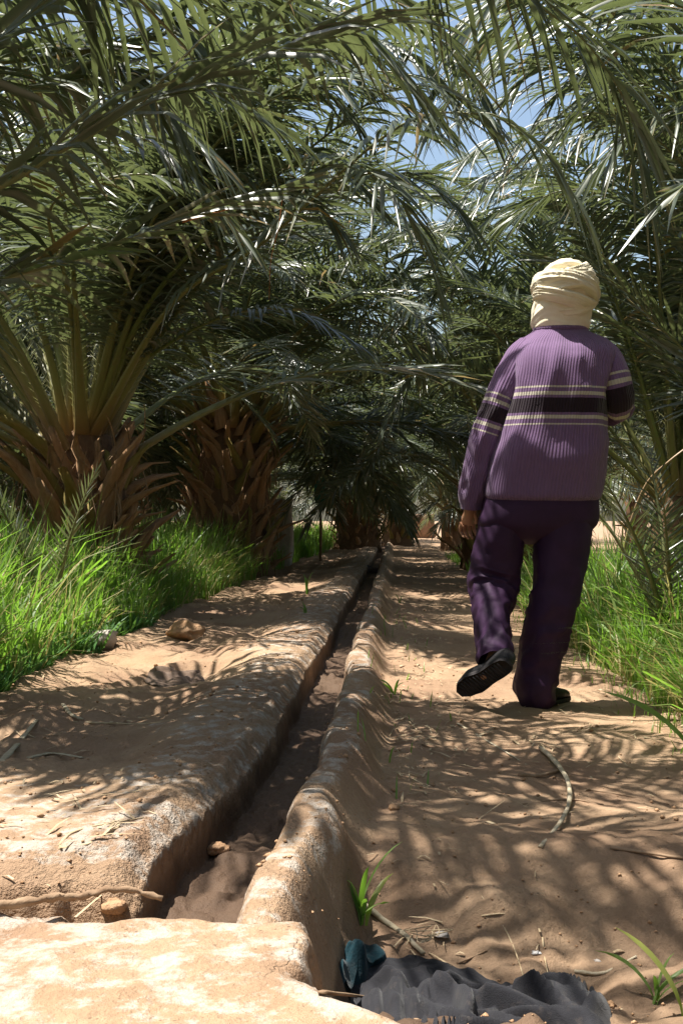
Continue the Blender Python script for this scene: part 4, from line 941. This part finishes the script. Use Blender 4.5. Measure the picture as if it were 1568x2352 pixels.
# shoes: local x = across, y = toe, z = up
def shoe(M, label):
    q = np.linspace(0, 1, 18); y_ = -.07 + .285 * q
    w = .046 * np.interp(q, [0, .05, .2, .45, .7, .9, 1], [.35, .68, .80, .76, 1.0, .78, .3])
    hgt = np.interp(q, [0, .05, .2, .4, .55, .75, .92, 1], [.045, .075, .085, .08, .062, .047, .036, .02]); off = .008 * np.interp(q, [0, .5, .8, 1], [0, 0, -1, -.6])
    a = np.linspace(0, 2 * np.pi, 20, endpoint=False); V = []
    for k in range(18):
        ca, sa = np.cos(a), np.sin(a); V.append(np.stack([off[k] + w[k] * np.sign(ca) * np.abs(ca)**.75, np.full(20, y_[k]), .012 + hgt[k] * (.5 + .5 * np.sign(sa) * np.abs(sa)**.8)], -1))
    V = np.vstack(V); V = np.vstack([V, [[0, y_[0], .04], [off[-1], y_[-1], .02]]]); j = np.arange(20)
    fs = [grid_faces(18, 20, True), np.stack([np.full(20, 360), (j + 1) % 20, j], -1), np.stack([np.full(20, 361), 340 + j, 340 + (j + 1) % 20], -1)]
    o = obj("shoe", mesh("shoe", V, fs, SHOE, smooth=True), man); o.matrix_local = M
    so_ = []
    for zz_, g in ((0, .98), (.004, 1.07), (.016, 1.07), (.019, .98)):
        for k in range(18): so_ += [[off[k] - w[k] * g, y_[k] * 1.02, zz_]]
        for k in range(17, -1, -1): so_ += [[off[k] + w[k] * g, y_[k] * 1.02, zz_]]
    SV = np.array(so_); f4 = [grid_faces(4, 36, True)]
    k = np.arange(17); f4.append(np.stack([k, k + 1, 34 - k, 35 - k], -1)); f4.append(np.stack([108 + k, 143 - k, 142 - k, 109 + k], -1))
    s_ = obj("sole", mesh("sole", SV, f4, SOLE), o)
    # tread grooves as thin bars proud of the sole
    tv = []
    for kk in range(2, 16):
        wv_ = w[kk] * .8; yy = y_[kk]; b = np.array([[-wv_, -.003, -.003], [wv_, -.003, -.003], [wv_, .003, -.003], [-wv_, .003, -.003], [-wv_, -.003, .002], [wv_, -.003, .002], [wv_, .003, .002], [-wv_, .003, .002]]) + [off[kk], yy, 0]
        tv.append((b, [np.array([[0, 3, 2, 1], [0, 1, 5, 4], [1, 2, 6, 5], [2, 3, 7, 6], [3, 0, 4, 7]])]))
    V, fs = join(tv); t_ = obj("tread", mesh("tread", V, fs, SOLE), o); t_["kind"] = "stuff"
    return o
rp = P(1232, 1622, DM) - ML; rp[2] = gz(P(1232, 1622, DM)[0], DM) + .002
M = Matrix.Translation((rp[0], rp[1] + .0, rp[2])) @ Matrix.Rotation(math.radians(-46), 4, 'Z'); shoe(M, "")
heel, toe = P(1158, 1530, 4.36), P(1078, 1582, 4.50)
f = unit(toe - heel); nn = np.array([.05, -1.0, -.15]); nn = unit(nn - np.dot(nn, f) * f)     # sole normal faces back
up = -nn; xx_ = np.cross(f, up); M = Matrix(((xx_[0], f[0], up[0], 0), (xx_[1], f[1], up[1], 0), (xx_[2], f[2], up[2], 0), (0, 0, 0, 1)))
c = heel + f * .05 - ML; M = Matrix.Translation(c) @ M; shoe(M, "")
# turban
def turban():
    n, m = 160, 110; th = np.linspace(.0, np.pi * .80, m); ph = np.linspace(0, 2 * np.pi, n, endpoint=False)
    D = np.stack([np.sin(th)[:, None] * np.cos(ph), np.sin(th)[:, None] * np.sin(ph), np.broadcast_to(np.cos(th)[:, None], (m, n))], -1)
    c = P(1298, 668, DM + .07); R = np.array([.100, .12, .112])
    wraps = [((-.12, .05, 1), .10, .33, .030), ((.22, -.10, 1), -.32, .26, .030), ((-.30, -.12, 1), .42, .24, .025), ((.30, .25, 1), -.02, .20, .033), ((-.16, -.35, 1), -.62, .25, .029), ((.05, .3, 1), .75, .3, .010)]
    best = np.zeros(D.shape[:2]); coord = np.zeros_like(best)
    for k, (nv_, off, w_, a_) in enumerate(wraps):
        nv_ = unit(nv_); t = D @ nv_ - off + .05 * noise(D[..., 0] * 1.5 + k, D[..., 1] * 1.5, 3.); p = a_ * (1 - ss(.72, 1.0, np.abs(t) / w_)) * (1 + .15 * k / 6)
        hi = p > best; best = np.where(hi, p, best); coord = np.where(hi, t / w_ + k * 3.1, coord)
    pl = .0065 * (1 - 2 * np.abs(noise(coord * 4.2, np.arctan2(D[..., 1], D[..., 0]) * .5 + 3, 1.))) + .0022 * np.sin(coord * 26 + 2 * noise(D[..., 0] * 3, D[..., 1] * 3, D[..., 2] * 3))
    V = c + D * (R + (best + pl)[..., None]); o = obj("turban", mesh("turban", V.reshape(-1, 3) - ML, [grid_faces(m, n, True)], TURB, smooth=True), man)
    o["label"] = "cream cotton turban wound round head and neck"
    # neck wrap with slanting folds
    rings = [body_ring(1236, 1340, 762, .074, .072, 2), body_ring(1224, 1350, 752, .082, .072, 2), body_ring(1222, 1352, 730, .088, .07, 2), body_ring(1226, 1356, 705, .095, .07, 2), body_ring(1234, 1360, 680, .10, .07, 2)]
    C = catmull([r[0] for r in rings], 50); RR = catmull([[r[3], r[4]] for r in rings], 50); a = np.linspace(0, 2 * np.pi, 100, endpoint=False)
    hh = np.linspace(0, 1, 50)[:, None]; ph_ = hh * 2.6 + 1.3 * np.sin(a + .4)[None] + .25 * noise(a[None] * 1.0, hh * 2)
    dd = .006 * (1 - 2 * np.abs(np.mod(ph_, 1) - .5)) + .003 * (1 - 2 * np.abs(np.mod(ph_ * 2.7 + .3, 1) - .5))
    V = C[:, None] + np.stack([(RR[:, :1] + dd) * np.cos(a), (RR[:, 1:] + dd) * np.sin(a), 0 * dd], -1)
    obj("neck_wrap", mesh("neck_wrap", V.reshape(-1, 3) - ML, [grid_faces(50, 100, True)], TURB, smooth=True), o)
    # the loose tuck at the right of the turban
    tk = catmull([P(1345, 640, DM - .02), P(1362, 655, DM + .02), P(1366, 672, DM + .03), P(1358, 690, DM + .03)], 14)
    V, fs = tube(tk - ML, np.interp(np.linspace(0, 1, 14), [0, .4, 1], [.006, .018, .006]), np.interp(np.linspace(0, 1, 14), [0, .4, 1], [.008, .022, .008]), 10); obj("tuck", mesh("tuck", V, fs, TURB, smooth=True), o)
turban()
# body under the clothes: one skinned surface with the left hand
def body():
    vs, es, rd = [], [], []
    def add(p, r, par=None):
        vs.append(np.asarray(p) - ML); rd.append(r); i = len(vs) - 1
        if par is not None: es.append((par, i))
        return i
    pel = add(P(1240, 1165, DM + .02), .09); w1 = add(P(1262, 1050, DM + .02), .085, pel); chs = add(P(1280, 900, DM + .03), .09, w1); up_ = add(P(1286, 815, DM + .05), .07, chs)
    nk = add(P(1288, 755, DM + .075), .05, up_); h1 = add(P(1292, 715, DM + .08), .066, nk); h2 = add(P(1296, 675, DM + .085), .08, h1); h3 = add(P(1296, 645, DM + .085), .06, h2); add(P(1294, 700, DM + .185), .014, h1)
    sh = add(P(1205, 825, DM + .035), .045, up_); el = add(P(1120, 1000, DM), .036, sh); wr = add(P(1083, 1150, DM + .055), .024, el)
    pm = add(P(1078, 1178, DM + .085), .025, wr); pm2 = add(P(1072, 1194, DM + .115), .022, pm)
    for k in range(4):
        off = np.array([.028 - .018 * k, .006 * (1 - abs(k - 1.4)), -.004 * k]); L = (.024, .027, .025, .020)[k]
        b = np.array(vs[pm2]) + ML + off
        a1 = add(b + [0, .022, -.018], .0088, pm2); a2 = add(b + [.003, .022 + L * .55, -.018 - L * .8], .0082, a1); a3 = add(b + [.010, .018 + L * .45, -.018 - L * 1.6], .0074, a2); add(b + [.016, .010, -.018 - L * 2.1], .006, a3)
    t1 = add(P(1088, 1176, DM + .075), .012, wr); t2 = add(P(1094, 1190, DM + .09), .010, t1); add(P(1092, 1204, DM + .105), .008, t2)
    sh = add(P(1375, 825, DM + .035), .045, up_); el = add(P(1412, 925, DM + .05), .036, sh); wr = add(P(1355, 915, DM + .29), .024, el); pm = add(P(1335, 905, DM + .36), .028, wr)
    for k in range(4):
        b = np.array(vs[pm]) + ML + np.array([-.02, .02, .024 - .016 * k]); a1 = add(b + [-.02, .03, 0], .0088, pm); a2 = add(b + [-.045, .03, 0], .008, a1); add(b + [-.055, .01, 0], .007, a2)
    t1 = add(np.array(vs[pm]) + ML + [-.02, -.01, .03], .011, pm); add(np.array(vs[t1]) + ML + [-.025, .005, .012], .009, t1)
    hp = add(P(1170, 1200, DM + .02), .07, pel); kn = add(P(1134, 1340, DM + .04), .05, hp); an = add(P(1140, 1505, DM - .24), .033, kn); add(P(1105, 1560, 4.44), .022, an)
    hp = add(P(1290, 1200, DM + .01), .07, pel); kn = add(P(1262, 1400, DM), .05, hp); an = add(P(1232, 1590, DM), .033, kn); add(P(1240, 1614, DM + .08), .02, an)
    me = bpy.data.meshes.new("body"); me.from_pydata([tuple(v) for v in vs], es, []); me.update(); me.materials.append(SKIN)
    o = obj("body", me, man); md = o.modifiers.new("skin", 'SKIN'); sv = me.skin_vertices[0].data if me.skin_vertices else None
    if sv is None:
        bpy.context.view_layer.objects.active = o; bpy.ops.object.select_all(action='DESELECT'); o.select_set(True); bpy.ops.mesh.customdata_skin_add(); sv = me.skin_vertices[0].data
    for i, r in enumerate(rd): sv[i].radius = (r, r); sv[i].use_root = (i == 0)
    md.use_smooth_shade = True; sb = o.modifiers.new("subsurf", 'SUBSURF'); sb.levels = sb.render_levels = 2
body()
